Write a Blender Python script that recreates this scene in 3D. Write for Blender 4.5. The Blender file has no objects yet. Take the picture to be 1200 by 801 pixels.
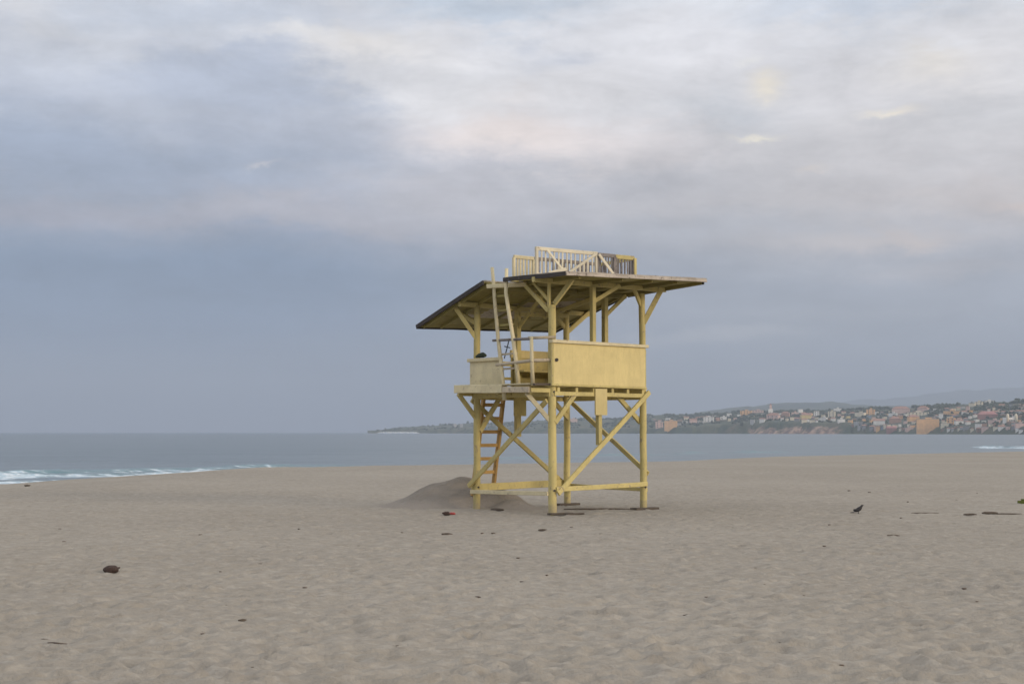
import bpy, bmesh, math, random
import numpy as np
from mathutils import Vector, Matrix
random.seed(7); rng = np.random.default_rng(7)
C = bpy.context.scene.collection
R = math.radians

# ------------------------------------------------------------------ camera
F, H = 1667.0, 1.65                     # focal length in photo pixels (50 mm), eye height
PITCH = math.atan(105.5 / F)
cam_d = bpy.data.cameras.new('camera'); cam_d.lens = 50; cam_d.sensor_width = 36
cam_d.clip_start = 0.1; cam_d.clip_end = 60000
cam = bpy.data.objects.new('camera', cam_d); C.objects.link(cam)
cam.location = (0, 0, H); cam.rotation_euler = (R(90) + PITCH, 0, 0)
bpy.context.scene.camera = cam

# ------------------------------------------------------------------ light and exposure
SUN_DIR = Vector((0.86, -0.51, 0)).normalized(); SUN_EL = R(14)
sd = bpy.data.lights.new('sun', 'SUN'); sd.energy = 2.2; sd.angle = R(14); sd.color = (1.0, 0.80, 0.58)
sun = bpy.data.objects.new('sun', sd); C.objects.link(sun)
sv = Vector((SUN_DIR.x * math.cos(SUN_EL), SUN_DIR.y * math.cos(SUN_EL), math.sin(SUN_EL)))
sun.rotation_euler = sv.to_track_quat('Z', 'Y').to_euler(); sun.location = (30, -30, 30)
vs = bpy.context.scene.view_settings
vs.view_transform = 'Standard'; vs.look = 'None'; vs.exposure = 0.0; vs.gamma = 1.0
vs.use_curve_mapping = False
cy = bpy.context.scene.cycles
cy.max_bounces = 6; cy.volume_bounces = 1; cy.use_denoising = True; cy.caustics_reflective = False; cy.caustics_refractive = False

def lin(c):
    return tuple(((v / 255) / 12.92 if v <= 10 else (((v / 255) + 0.055) / 1.055) ** 2.4) for v in c)

class NT:
    """small node-tree writer"""
    def __init__(s, tree): s.t = tree; s.n = tree.nodes; s.l = tree.links
    def node(s, kind, **kw):
        n = s.n.new(kind)
        for k, v in kw.items(): setattr(n, k, v)
        return n
    def put(s, sock, v):
        if isinstance(v, bpy.types.NodeSocket): s.l.new(v, sock)
        else: sock.default_value = v
    def m(s, op, a, b=None, c=None, clamp=False):
        n = s.node('ShaderNodeMath', operation=op, use_clamp=clamp); s.put(n.inputs[0], a)
        if b is not None: s.put(n.inputs[1], b)
        if c is not None: s.put(n.inputs[2], c)
        return n.outputs[0]
    def mix(s, f, a, b, mode='MIX'):
        n = s.node('ShaderNodeMix', data_type='RGBA', blend_type=mode)
        s.put(n.inputs[0], f)
        for i, v in ((6, a), (7, b)):
            if isinstance(v, tuple) and len(v) == 3: v = v + (1,)
            s.put(n.inputs[i], v)
        return n.outputs[2]
    def noise(s, vec, scale, detail=3, rough=.5, dist=0, col=False):
        n = s.node('ShaderNodeTexNoise'); s.l.new(vec, n.inputs['Vector'])
        n.inputs['Scale'].default_value = scale; n.inputs['Detail'].default_value = detail
        n.inputs['Roughness'].default_value = rough; n.inputs['Distortion'].default_value = dist
        return n.outputs['Color' if col else 'Fac']
    def ramp(s, f, stops, interp='LINEAR'):
        n = s.node('ShaderNodeValToRGB'); s.put(n.inputs[0], f); e = n.color_ramp
        e.interpolation = interp
        while len(e.elements) < len(stops): e.elements.new(0.5)
        for el, (p, c) in zip(e.elements, stops):
            el.position = p; el.color = tuple(c) + (1,) if len(c) == 3 else c
        return n.outputs[0]
    def mapv(s, vec, scale=(1, 1, 1), loc=(0, 0, 0)):
        n = s.node('ShaderNodeMapping'); s.l.new(vec, n.inputs[0])
        n.inputs['Scale'].default_value = scale; n.inputs['Location'].default_value = loc
        return n.outputs[0]
    def rng(s, v, a, b, c=0., d=1., smooth=True):
        n = s.node('ShaderNodeMapRange', interpolation_type='SMOOTHSTEP' if smooth else 'LINEAR')
        s.put(n.inputs[0], v)
        for i, q in enumerate((a, b, c, d)): n.inputs[i + 1].default_value = q
        return n.outputs[0]

# ------------------------------------------------------------------ world: Nishita sky behind a broken overcast
W = bpy.data.worlds.new('World'); bpy.context.scene.world = W; W.use_nodes = True
W.cycles.sampling_method = 'MANUAL'; W.cycles.sample_map_resolution = 512
w = NT(W.node_tree); w.n.clear()
out = w.node('ShaderNodeOutputWorld'); bg = w.node('ShaderNodeBackground')
bg.inputs['Strength'].default_value = 0.1; w.l.new(bg.outputs[0], out.inputs[0])
sky = w.node('ShaderNodeTexSky', sky_type='NISHITA', sun_disc=False)
sky.sun_elevation = SUN_EL; sky.sun_rotation = math.atan2(SUN_DIR.x, SUN_DIR.y)
tc = w.node('ShaderNodeTexCoord'); D = tc.outputs['Generated']
sx = w.node('ShaderNodeSeparateXYZ'); w.l.new(D, sx.inputs[0])
az0 = w.m('ARCTAN2', sx.outputs[0], sx.outputs[1]); el0 = w.m('ARCSINE', sx.outputs[2])
st = w.mapv(D, (1, 1, 2.6))
wn = w.noise(st, 6.5, 9, .66, .0, col=True)
ws = w.node('ShaderNodeSeparateXYZ'); w.l.new(wn, ws.inputs[0])
calm = w.rng(el0, .03, .19, .22, 1.)
az = w.m('MULTIPLY_ADD', w.m('SUBTRACT', ws.outputs[0], .5), .24, az0)
el = w.m('MULTIPLY_ADD', w.m('MULTIPLY', w.m('SUBTRACT', ws.outputs[1], .5), calm), .10, el0)
LR = w.rng(az, -.20, .22)
E_ = lambda py: max(0., (506 - py) / F) / .40      # ramp position for a sky height
def skyramp(stops): return w.ramp(w.m('DIVIDE', el, .40), [(E_(y), lin(c)) for y, c in stops], 'LINEAR')
left = skyramp([(506, (152, 158, 174)), (450, (139, 153, 174)), (390, (125, 145, 174)), (320, (131, 151, 178)), (262, (166, 171, 187)),
                (205, (170, 179, 196)), (150, (188, 194, 208)), (90, (204, 208, 218)), (0, (218, 218, 223)), (-120, (236, 234, 236))])
right = skyramp([(506, (160, 166, 178)), (450, (164, 170, 182)), (390, (172, 178, 190)), (330, (180, 184, 194)), (270, (198, 196, 200)),
                 (210, (214, 210, 211)), (150, (224, 221, 222)), (90, (230, 228, 230)), (0, (224, 228, 235)), (-120, (238, 238, 240))])
col = w.mix(LR, left, right)
# billowed and streaky cloud texture, calmer near the horizon
cn = w.noise(w.mapv(D, (1, 1, 4.2), (3.1, 0, .4)), 4.6, 8, .60, .25)
cn2 = w.noise(w.mapv(D, (1, 1, 2.3), (0, 1.7, 0)), 17, 9, .66, .25)
amp = w.rng(el0, .0, .17, .45, 1.)
mod = w.m('ADD', w.m('MULTIPLY', w.m('SUBTRACT', cn, .5), .84), w.m('MULTIPLY', w.m('SUBTRACT', cn2, .5), .62))
mod = w.m('ADD', w.m('MULTIPLY', mod, amp), w.rng(el0, .08, .22, 1.05, 1.12))
mod = w.m('MULTIPLY', mod, w.rng(el0, .32, 1.0, 1.0, 1.22))   # sky overhead, out of view, brightened to lift the light on the sand
def blob(px, py, sx_, sy_, c, a, hard=1.0):
    """a bank of cloud in direction (px, py)"""
    global col
    da = w.m('DIVIDE', w.m('SUBTRACT', az, (px - 600) / F), sx_ / F)
    de = w.m('DIVIDE', w.m('SUBTRACT', el, (506 - py) / F), sy_ / F)
    r2 = w.m('ADD', w.m('MULTIPLY', da, da), w.m('MULTIPLY', de, de))
    if hard > 1: r2 = w.m('POWER', r2, hard)
    g = w.m('MULTIPLY', w.m('EXPONENT', w.m('MULTIPLY', r2, -1.0)), a)
    col = w.mix(g, col, lin(c))
blob(560, 110, 210, 62, (240, 238, 239), .9, 1.3)
blob(640, 172, 190, 30, (238, 229, 227), .8, 1.4)
blob(820, 60, 260, 60, (232, 231, 235), .7, 1.2)
blob(60, 45, 120, 22, (228, 226, 226), .7)
blob(230, 38, 190, 28, (197, 204, 217), .85, 1.5)
blob(555, 10, 110, 26, (196, 207, 221), .9, 1.5)
blob(300, 112, 175, 34, (184, 192, 209), .95, 2.4)
blob(330, 165, 140, 34, (184, 190, 205), .8, 1.4)
blob(385, 58, 90, 15, (236, 233, 231), .75, 1.4)
blob(90, 205, 210, 36, (158, 170, 191), .8, 1.3)
blob(360, 258, 260, 20, (190, 187, 194), .75, 1.3)
blob(60, 262, 150, 14, (174, 174, 188), .6, 1.3)
blob(120, 345, 360, 40, (124, 144, 172), .6, 1.3)
blob(520, 225, 160, 22, (206, 201, 204), .6, 1.3)
blob(845, 130, 80, 22, (200, 205, 212), .7)
blob(650, 75, 45, 16, (210, 213, 222), .6)
blob(1080, 22, 170, 22, (207, 217, 232), .7, 1.3)
blob(1000, 120, 170, 40, (224, 221, 223), .5)
blob(880, 245, 240, 22, (212, 206, 205), .5)
blob(760, 275, 200, 20, (184, 187, 194), .5)
blob(1130, 240, 150, 24, (217, 206, 201), .6)
blob(1130, 150, 120, 20, (208, 207, 209), .6)
blob(820, 393, 110, 9, (197, 199, 206), .9, 1.3)
blob(960, 372, 150, 8, (184, 188, 198), .7, 1.3)
blob(1100, 330, 120, 10, (196, 192, 195), .6, 1.3)
blob(900, 350, 170, 12, (165, 172, 186), .5)
blob(870, 442, 44, 6, (198, 198, 204), .9)
blob(960, 440, 50, 5, (186, 187, 194), .7)
blob(1030, 468, 260, 14, (150, 158, 170), .6)
az, el = w.m('MULTIPLY_ADD', w.m('SUBTRACT', ws.outputs[2], .5), .06, az0), w.m('MULTIPLY_ADD', w.m('SUBTRACT', cn2, .5), .045, el0)
# dark puffs and small lit tufts
blob(680, 78, 26, 9, (196, 200, 211), .7)
blob(622, 62, 16, 9, (202, 206, 217), .6)
blob(903, 112, 19, 13, (250, 240, 222), .9)
blob(600, 160, 100, 20, (250, 236, 229), .8)
blob(430, 62, 70, 14, (246, 240, 234), .6)
blob(1010, 290, 140, 14, (222, 209, 202), .5)
blob(700, 120, 90, 26, (240, 237, 238), .6)
blob(1090, 100, 60, 20, (240, 232, 222), .5)
blob(600, 120, 40, 10, (243, 236, 234), .6)
blob(888, 174, 24, 4, (255, 247, 230), .95)
blob(878, 82, 12, 7, (238, 236, 232), .6)
blob(1040, 148, 27, 6, (252, 241, 224), .9)
blob(1085, 86, 30, 14, (236, 229, 220), .7)
blob(1180, 262, 40, 9, (229, 212, 202), .7)
blob(1060, 290, 30, 10, (222, 208, 200), .6)
blob(970, 205, 16, 5, (232, 222, 214), .6)
blob(312, 200, 14, 5, (212, 209, 214), .7)
vm = w.node('ShaderNodeVectorMath', operation='SCALE'); w.l.new(col, vm.inputs[0]); w.l.new(mod, vm.inputs[3])
col = vm.outputs[0]
sc10 = w.node('ShaderNodeVectorMath', operation='SCALE'); w.l.new(col, sc10.inputs[0]); sc10.inputs[3].default_value = 10.0
w.l.new(w.mix(.95, sky.outputs[0], sc10.outputs[0]), bg.inputs[0])

# ------------------------------------------------------------------ helpers
def tag(o, label=None, cat=None, group=None, kind=None):
    if label: o['label'] = label
    if cat: o['category'] = cat
    if group: o['group'] = group
    if kind: o['kind'] = kind
    return o
def empty(name, loc, rz=0):
    o = bpy.data.objects.new(name, None); C.objects.link(o); o.location = loc; o.rotation_euler = (0, 0, rz)
    o.empty_display_size = .2
    return o
class MB:
    def __init__(s): s.v = []; s.f = []; s.sm = []
    def add(s, vs, fs, smooth=False):
        k = len(s.v); s.v += [tuple(map(float, q)) for q in vs]; s.f += [tuple(i + k for i in f) for f in fs]; s.sm += [smooth] * len(fs)
        return s
    def box(s, lo, hi):
        x0, y0, z0 = lo; x1, y1, z1 = hi
        return s.add([(x0,y0,z0),(x1,y0,z0),(x1,y1,z0),(x0,y1,z0),(x0,y0,z1),(x1,y0,z1),(x1,y1,z1),(x0,y1,z1)],
                     [(0,3,2,1),(4,5,6,7),(0,1,5,4),(1,2,6,5),(2,3,7,6),(3,0,4,7)])
    def beam(s, a, b, w_=.05, h=.1, up=(0, 0, 1), ch=.006, jit=0.):
        """chamfered timber from a to b; w_ across, h along up"""
        a = Vector(a); b = Vector(b); d = (b - a).normalized(); up = Vector(up)
        if abs(d.dot(up)) > .98: up = Vector((1, 0, 0))
        sx_ = d.cross(up).normalized(); uy = sx_.cross(d).normalized()
        x, y = w_ / 2, h / 2; c = min(ch, x * .5, y * .5)
        pr = [(-x + c, -y), (x - c, -y), (x, -y + c), (x, y - c), (x - c, y), (-x + c, y), (-x, y - c), (-x, -y + c)]
        n = max(1, int((b - a).length / .5)) if jit else 1
        V = []; Fc = []
        for i in range(n + 1):
            q = a.lerp(b, i / n); o = (0, 0) if not jit or i in (0, n) else (random.uniform(-jit, jit), random.uniform(-jit, jit))
            V += [q + sx_ * (p[0] + o[0]) + uy * (p[1] + o[1]) for p in pr]
        for i in range(n):
            for k in range(8): Fc.append((i * 8 + k, i * 8 + (k + 1) % 8, (i + 1) * 8 + (k + 1) % 8, (i + 1) * 8 + k))
        Fc.append(tuple(range(7, -1, -1))); Fc.append(tuple(n * 8 + k for k in range(8)))
        return s.add(V, Fc)
    def tube(s, pts, r, n=10, cap=True):
        pts = [Vector(p) for p in pts]; rs = r if isinstance(r, (list, tuple)) else [r] * len(pts)
        V = []; Fc = []
        for i, p in enumerate(pts):
            d = (pts[min(i + 1, len(pts) - 1)] - pts[max(i - 1, 0)]).normalized()
            up = Vector((0, 0, 1)) if abs(d.z) < .9 else Vector((1, 0, 0))
            a = d.cross(up).normalized(); b = d.cross(a).normalized()
            V += [p + (a * math.cos(2 * math.pi * k / n) + b * math.sin(2 * math.pi * k / n)) * rs[i] for k in range(n)]
        for i in range(len(pts) - 1):
            for k in range(n): Fc.append((i*n + k, i*n + (k+1) % n, (i+1)*n + (k+1) % n, (i+1)*n + k))
        s.add(V, Fc, True)
        if cap:
            k = len(s.v) - len(V)
            s.f += [tuple(k + j for j in range(n - 1, -1, -1)), tuple(k + (len(pts) - 1) * n + j for j in range(n))]; s.sm += [False] * 2
        return s
    def build(s, name, mat, parent=None, smooth=None):
        me = bpy.data.meshes.new(name); me.from_pydata(s.v, [], s.f)
        me.polygons.foreach_set('use_smooth', [smooth if smooth is not None else q for q in s.sm])
        for mm in (mat if isinstance(mat, (list, tuple)) else [mat]): me.materials.append(mm)
        bm = bmesh.new(); bm.from_mesh(me); bmesh.ops.recalc_face_normals(bm, faces=bm.faces); bm.to_mesh(me); bm.free()
        o = bpy.data.objects.new(name, me); C.objects.link(o)
        if parent: o.parent = parent
        return o

def vnoise(x, y, seed=0):
    """smooth value noise, numpy"""
    xi = np.floor(x).astype(np.int64); yi = np.floor(y).astype(np.int64); fx = x - xi; fy = y - yi
    fx = fx * fx * fx * (fx * (fx * 6 - 15) + 10); fy = fy * fy * fy * (fy * (fy * 6 - 15) + 10)
    def h(a, b):
        n = (a * 374761393 + b * 668265263 + seed * 2147483647 + 1013904223) & 0xffffffff
        n = ((n ^ (n >> 13)) * 1274126177) & 0xffffffff; n = (n ^ (n >> 16)) & 0xffffffff
        return n / 4294967295.0
    return ((h(xi, yi) * (1 - fx) + h(xi + 1, yi) * fx) * (1 - fy) + (h(xi, yi + 1) * (1 - fx) + h(xi + 1, yi + 1) * fx) * fy) * 2 - 1
def sstep(a, b, x):
    t = np.clip((x - a) / (b - a), 0, 1); return t * t * (3 - 2 * t)
def grid_mesh(name, X, Y, Z, mat, attrs=None):
    ny, nx = X.shape
    me = bpy.data.meshes.new(name)
    co = np.stack([X, Y, Z], -1).reshape(-1, 3)
    i = np.arange(ny * nx).reshape(ny, nx)
    q = np.stack([i[:-1, :-1], i[:-1, 1:], i[1:, 1:], i[1:, :-1]], -1).reshape(-1, 4)
    me.vertices.add(len(co)); me.vertices.foreach_set('co', co.ravel())
    me.loops.add(q.size); me.loops.foreach_set('vertex_index', q.ravel().astype(np.int32))
    me.polygons.add(len(q)); me.polygons.foreach_set('loop_start', np.arange(0, q.size, 4, dtype=np.int32))
    me.polygons.foreach_set('use_smooth', np.ones(len(q), bool))
    me.update(calc_edges=True); me.validate()
    for k, a in (attrs or {}).items():
        at = me.attributes.new(k, 'FLOAT', 'POINT'); at.data.foreach_set('value', a.ravel().astype(np.float32))
    me.materials.append(mat)
    o = bpy.data.objects.new(name, me); C.objects.link(o); return o

def new_mat(name):
    m = bpy.data.materials.new(name); m.use_nodes = True; t = NT(m.node_tree)
    p = t.n['Principled BSDF']; tcn = t.node('ShaderNodeTexCoord')
    return m, t, p, tcn
def bump(t, p, hgt, strength=.3, dist=.02):
    b = t.node('ShaderNodeBump'); b.inputs['Strength'].default_value = strength; b.inputs['Distance'].default_value = dist
    t.l.new(hgt, b.inputs['Height']); t.l.new(b.outputs[0], p.inputs['Normal'])

def paint_mat(name, base, chip=(.30, .24, .17), wear=.62, rough=.7, var=.14, scour=True):
    """old brushed paint on rough timber: faint grain, dirt, worn spots"""
    m, t, p, tcn = new_mat(name); o = tcn.outputs['Object']
    oi = t.node('ShaderNodeObjectInfo')
    off = t.node('ShaderNodeVectorMath', operation='ADD'); t.l.new(o, off.inputs[0]); t.l.new(oi.outputs['Location'], off.inputs[1])
    v = off.outputs[0]
    n1 = t.noise(v, 2.2, 4, .6); n2 = t.noise(t.mapv(v, (1, 1, .25)), 26, 4, .6)
    wv = t.noise(v, 9, 5, .7, .6)
    c = t.mix(t.rng(n1, .3, .7), tuple(b * (1 - var) for b in base), tuple(min(.9, b * (1 + var * .5)) for b in base))
    c = t.mix(t.m('MULTIPLY', t.rng(n2, .42, .7), .22), c, tuple(b * .72 for b in base))
    c = t.mix(t.m('MULTIPLY', t.rng(wv, wear, wear + .1), .75), c, chip)
    if scour:                                            # blown sand has rubbed the feet of the timbers
        so_ = t.node('ShaderNodeSeparateXYZ'); t.l.new(o, so_.inputs[0])
        c = t.mix(t.rng(t.m('ADD', so_.outputs[2], t.m('MULTIPLY', t.m('SUBTRACT', wv, .5), .9)), .30, .06, 0, .6), c, (.34, .29, .20))
    stn = t.noise(t.mapv(v, (1, 1, .12)), 5, 5, .65)      # rain streaks and grime
    c = t.mix(t.m('MULTIPLY', t.rng(stn, .50, .72), .30), c, tuple(b * .62 for b in base))
    hs = t.node('ShaderNodeHueSaturation'); t.l.new(c, hs.inputs['Color'])
    t.l.new(t.rng(oi.outputs['Random'], 0, 1, .86, 1.08, False), hs.inputs['Value'])
    t.l.new(hs.outputs[0], p.inputs['Base Color']); p.inputs['Roughness'].default_value = rough
    bump(t, p, t.m('ADD', n2, t.m('MULTIPLY', wv, .6)), .35, .008)
    return m
M = {}
M['yellow'] = paint_mat('yellow_paint', (.60, .505, .205), wear=.565)
M['olive'] = paint_mat('shade_toned_soffit_paint', (.28, .24, .075), chip=(.14, .11, .055), wear=.6)  # the yellow paint taken darker: shade under the roof put into the colour
M['pale'] = paint_mat('sunbleached_cream_paint', (.74, .68, .52), wear=.60)
M['cream'] = paint_mat('weathered_cream_paint', (.66, .585, .375), wear=.58)
M['panel'] = paint_mat('panel_paint', (.66, .55, .255), wear=.72, var=.09)
M['pipe'] = paint_mat('faded_rail_paint', (.52, .45, .33), chip=(.22, .18, .15), wear=.55)
M['grey'] = paint_mat('bare_and_shaded_grey_timber', (.22, .20, .19), chip=(.12, .1, .09), wear=.5)  # bare timber; also stands in for shade on the rear and side railings
M['dark'] = paint_mat('dark_tarred_edge', (.055, .048, .045), chip=(.16, .14, .12), wear=.6, rough=.85)
M['plank'] = paint_mat('dark_plank', (.10, .08, .062), chip=(.05, .04, .03), wear=.55, rough=.85, scour=False)  # dark wood of the footings and the landing edge
M['ladder'] = paint_mat('brown_varnished_wood', (.50, .31, .10), chip=(.14, .08, .04), wear=.6)
M['roofcover'] = paint_mat('bleached_roof_sheet', (.47, .42, .36), chip=(.1, .085, .075), wear=.54, rough=.85)
def flat_mat(name, c, rough=.8, var=.2, sc=20):
    m, t, p, tcn = new_mat(name); n = t.noise(tcn.outputs['Object'], sc, 4, .6)
    t.l.new(t.mix(t.rng(n, .3, .7), tuple(q * (1 - var) for q in c), tuple(q * (1 + var) for q in c)), p.inputs['Base Color'])
    p.inputs['Roughness'].default_value = rough; bump(t, p, n, .3, .01); return m

# ------------------------------------------------------------------ sand
m, t, p, tcn = new_mat('dry_sand'); geo = t.node('ShaderNodeNewGeometry'); P = geo.outputs['Position']
n1 = t.noise(P, .12, 4, .55); n2 = t.noise(P, 1.3, 4, .6); n3 = t.noise(P, 60, 3, .7); n4 = t.noise(P, 9, 4, .6)
c = t.mix(t.rng(n1, .35, .65), (.296, .270, .230), (.333, .305, .261))
c = t.mix(t.m('MULTIPLY', t.rng(n2, .35, .7), .35), c, (.263, .240, .199))
c = t.mix(t.m('MULTIPLY', t.rng(n4, .45, .75), .3), c, (.232, .21, .176))
c = t.mix(t.m('MULTIPLY', t.rng(n3, .55, .8), .25), c, (.205, .18, .142))
wet = t.node('ShaderNodeSeparateXYZ'); t.l.new(P, wet.inputs[0])
c = t.mix(t.rng(wet.outputs[2], -.55, -1.0, 0, .8), c, (.13, .11, .09))
n5 = t.noise(t.mapv(P, (1, 1.4, 1)), 5.5, 5, .62, .4)
c = t.mix(t.m('MULTIPLY', t.rng(n5, .50, .66), .42), c, (.41, .378, .328))
c = t.mix(t.m('MULTIPLY', t.rng(n5, .48, .34), .36), c, (.205, .184, .156))
t.l.new(c, p.inputs['Base Color']); p.inputs['Roughness'].default_value = .95; p.inputs['Specular IOR Level'].default_value = .15
hh = t.m('ADD', t.m('MULTIPLY', n4, 1.0), t.m('MULTIPLY', t.noise(P, 30, 4, .7), .35))
bump(t, p, hh, .65, .05)
M['sand'] = m
m, t, p, tcn = new_mat('dug_dark_sand'); geo = t.node('ShaderNodeNewGeometry'); P = geo.outputs['Position']  # sand of the heap, darker than the beach around it
n2 = t.noise(P, 1.7, 5, .6); n4 = t.noise(P, 12, 5, .65)
c = t.mix(t.rng(n2, .3, .7), (.232, .209, .18), (.27, .245, .211)); c = t.mix(t.m('MULTIPLY', t.rng(n4, .45, .7), .4), c, (.225, .20, .163))
spz = t.node('ShaderNodeSeparateXYZ'); t.l.new(P, spz.inputs[0])   # dry sand has drifted over the skirt
dry = t.rng(t.m('ADD', spz.outputs[2], t.m('MULTIPLY', t.m('SUBTRACT', n2, .5), .5)), .26, .02)
c = t.mix(dry, c, (.305, .276, .242))
t.l.new(c, p.inputs['Base Color']); p.inputs['Roughness'].default_value = .95; p.inputs['Specular IOR Level'].default_value = .15
bump(t, p, n4, .7, .07); M['mound'] = m

CX = np.array([-4000, -600, -80, -21, -12, -2.7, 9.7, 18, 45, 90, 160, 500, 4000.])
CY = np.array([-900, -160, 30, 61, 68.5, 75, 84, 99, 126, 160, 215, 500, 1000.])
ZX = np.array([-80, -21, -12, 4000.]); ZZ = np.array([-.75, -.5, -.02, 0.])
def sand_base(x, y):
    yc = np.interp(x, CX, CY); zc = np.interp(x, ZX, ZZ)
    z = zc * sstep(10, 55, y)
    d = np.maximum(0, y - yc + 2)
    return z - np.minimum(d * d / (d + 8.) * .13, 9.)
def sand_h(x, y):
    z = sand_base(x, y)
    near = 1 - sstep(60, 90, np.abs(y) + np.abs(x) * .3)
    a = vnoise(x / 3.1, y / 3.1, 1) * .022 + vnoise(x / 1.1, y / 1.1, 2) * .012
    wx = x + .25 * vnoise(x / .7, y / .7, 8); wy = y + .25 * vnoise(x / .7 + 9, y / .7, 9)
    b = (1 - np.abs(vnoise(wx / .29, wy / .20, 3))) ** 2 * .019 + vnoise(wx / .13, wy / .13, 4) * .005 + vnoise(wx / .55, wy / .5, 5) * .010
    return z + (a + b) * (.25 + .75 * near)
def mound_h(x, y):
    r = np.sqrt((np.where(x < -1.25, (x + 1.25) / 2.15, (x + 1.25) / 1.9)) ** 2 + ((y - 31.9) / 1.45) ** 2)
    h1 = .80 * np.clip(1 - r, 0, 1) ** .95
    h1 = .72 * (1 - sstep(-.12, 1.08, r))
    r2 = np.sqrt(((x - .05) / 1.25) ** 2 + ((y - 30.7) / 1.3) ** 2)
    h2 = .24 * (1 - sstep(0, 1, r2))
    r3 = np.sqrt(((x + .3) / 1.3) ** 2 + ((y - 31.3) / 1.2) ** 2)
    h3 = .36 * (1 - sstep(0, 1, r3))
    h = np.maximum(np.maximum(h1, h2), h3) + .35 * np.minimum(h1, h3)
    return h * (1 + .16 * vnoise(x / .8, y / .7, 23)) + .05 * vnoise(x / .5, y / .45, 24) * np.clip(h * 4, 0, 1)
def axis(segs):
    o = [segs[0][0]]
    for a, b, s in segs:
        n = max(1, int(round((b - a) / s))); o += list(a + (b - a) * np.arange(1, n + 1) / n)
    return np.array(o)
xs = axis([(-12000, -2000, 2500), (-2000, -200, 300), (-200, -40, 16), (-40, -13, 1.0), (-13, -6, .12), (-6, 6, .05), (6, 13, .12), (13, 50, 1.), (50, 200, 10), (200, 2000, 300), (2000, 12000, 2500)])
ys = axis([(-3000, -200, 700), (-200, -10, 19), (-10, 6, 1), (6, 8.2, .2), (8.2, 18, .04), (18, 30, .06), (30, 45, .11), (45, 75, .3), (75, 140, .8), (140, 400, 12), (400, 2000, 200), (2000, 12500, 2625)])
X, Y = np.meshgrid(xs, ys)
Z = sand_h(X, Y)
# trodden pits: soft footprints scattered over the near beach
ixs = np.searchsorted; pits = 9000
for k in range(pits):
    d = 8.5 * (42 / 8.5) ** random.random(); px_ = random.uniform(-.40, .40) * d + random.uniform(-1, 1); py_ = d
    L = random.uniform(.07, .15); Wd = random.uniform(.045, .08); dep = random.uniform(.007, .022); an = random.uniform(0, math.pi)
    r = L * 2.2
    i0, i1 = ixs(xs, px_ - r), ixs(xs, px_ + r); j0, j1 = ixs(ys, py_ - r), ixs(ys, py_ + r)
    if i1 - i0 < 2 or j1 - j0 < 2: continue
    xx = X[j0:j1, i0:i1] - px_; yy = Y[j0:j1, i0:i1] - py_
    a_ = xx * math.cos(an) + yy * math.sin(an); b_ = -xx * math.sin(an) + yy * math.cos(an)
    q = (a_ / L) ** 2 + (b_ / Wd) ** 2
    Z[j0:j1, i0:i1] += dep * (-np.exp(-q * 1.1) + .55 * np.exp(-(np.sqrt(q) - 1.6) ** 2 * 3.5))
sand = grid_mesh('sand_beach', X, Y, Z, M['sand']); tag(sand, kind='structure')
def gz(x, y): return float(sand_base(np.array(x, float), np.array(y, float)))

# heaped sand behind the tower legs
mx = np.linspace(-3.8, 1.5, 150); my = np.linspace(29.2, 33.6, 130); MX, MY = np.meshgrid(mx, my)
mh = mound_h(MX, MY); MZ = sand_base(MX, MY) - .08 + mh + (vnoise(MX / .6, MY / .6, 21) * .03 + vnoise(MX / .22, MY / .22, 22) * .012) * np.clip(mh * 5, 0, 1)
MZ = np.where(mh < .002, MZ - .1, MZ)
tag(grid_mesh('sand_mound', MX, MY, MZ, M['mound']), kind='structure')

# ------------------------------------------------------------------ water
SEA = -1.2
m, t, p, tcn = new_mat('sea_water'); geo = t.node('ShaderNodeNewGeometry'); P = geo.outputs['Position']
at = t.node('ShaderNodeAttribute', attribute_name='foam'); at2 = t.node('ShaderNodeAttribute', attribute_name='swell')
fn = t.noise(t.mapv(P, (.6, 1, 1)), 1.1, 5, .65)
foam = t.rng(t.m('ADD', at.outputs['Fac'], t.m('MULTIPLY', t.m('SUBTRACT', fn, .5), 1.5)), .45, .75)
deep = t.mix(t.rng(t.noise(t.mapv(P, (.012, .03, 1)), 1, 3), .35, .65), (.072, .112, .145), (.095, .135, .168))
c = t.mix(at2.outputs['Fac'], deep, (.11, .25, .295))
c = t.mix(foam, c, t.mix(t.rng(t.noise(P, 1.9, 4, .6), .4, .62), (.40, .52, .60), (.66, .73, .78)))
t.l.new(c, p.inputs['Base Color'])
t.l.new(t.rng(foam, 0, 1, .30, .8, False), p.inputs['Roughness'])
p.inputs['IOR'].default_value = 1.33
hb = t.m('ADD', t.noise(t.mapv(P, (.35, .8, 1)), .9, 5, .6), t.m('MULTIPLY', t.noise(t.mapv(P, (.02, .055, 1)), 1.3, 4, .6), 3.0))
bump(t, p, hb, .5, .5)
M['water'] = m
# breakers: (photo-free) crest lines as world polylines with height, width, foaminess
BR = [ # x, y points ; height ; half width ; foam ; glassy face
    ([(-60, 70), (-33, 88), (-27, 92), (-21, 96), (-14, 101)], .46, 2.6, .92, .8),
    ([(-48, 76), (-30, 98), (-24, 104), (-18, 110)], .5, 3.0, .66, .9),
    ([(-40, 66), (-31, 78), (-24, 84), (-19, 88)], .18, 2.4, .78, .5),
    ([(-26, 106), (-21, 112), (-16, 119), (-11, 124)], .50, 2.2, .55, .9),
    ([(4, 168), (10, 170), (17, 176), (26, 190)], .30, 3.2, .16, .45),
    ([(-8, 148), (2, 155), (8, 160)], .18, 2.6, .10, .3),
    ([(28, 196), (34, 198), (41, 204)], .4, 4, .28, .5),
    ([(20, 186), (24, 192), (28, 200)], .45, 4, .0, .5),
    ([(79, 252), (90, 246), (100, 242), (116, 238)], .8, 4, 1.15, .4),
]
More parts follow.
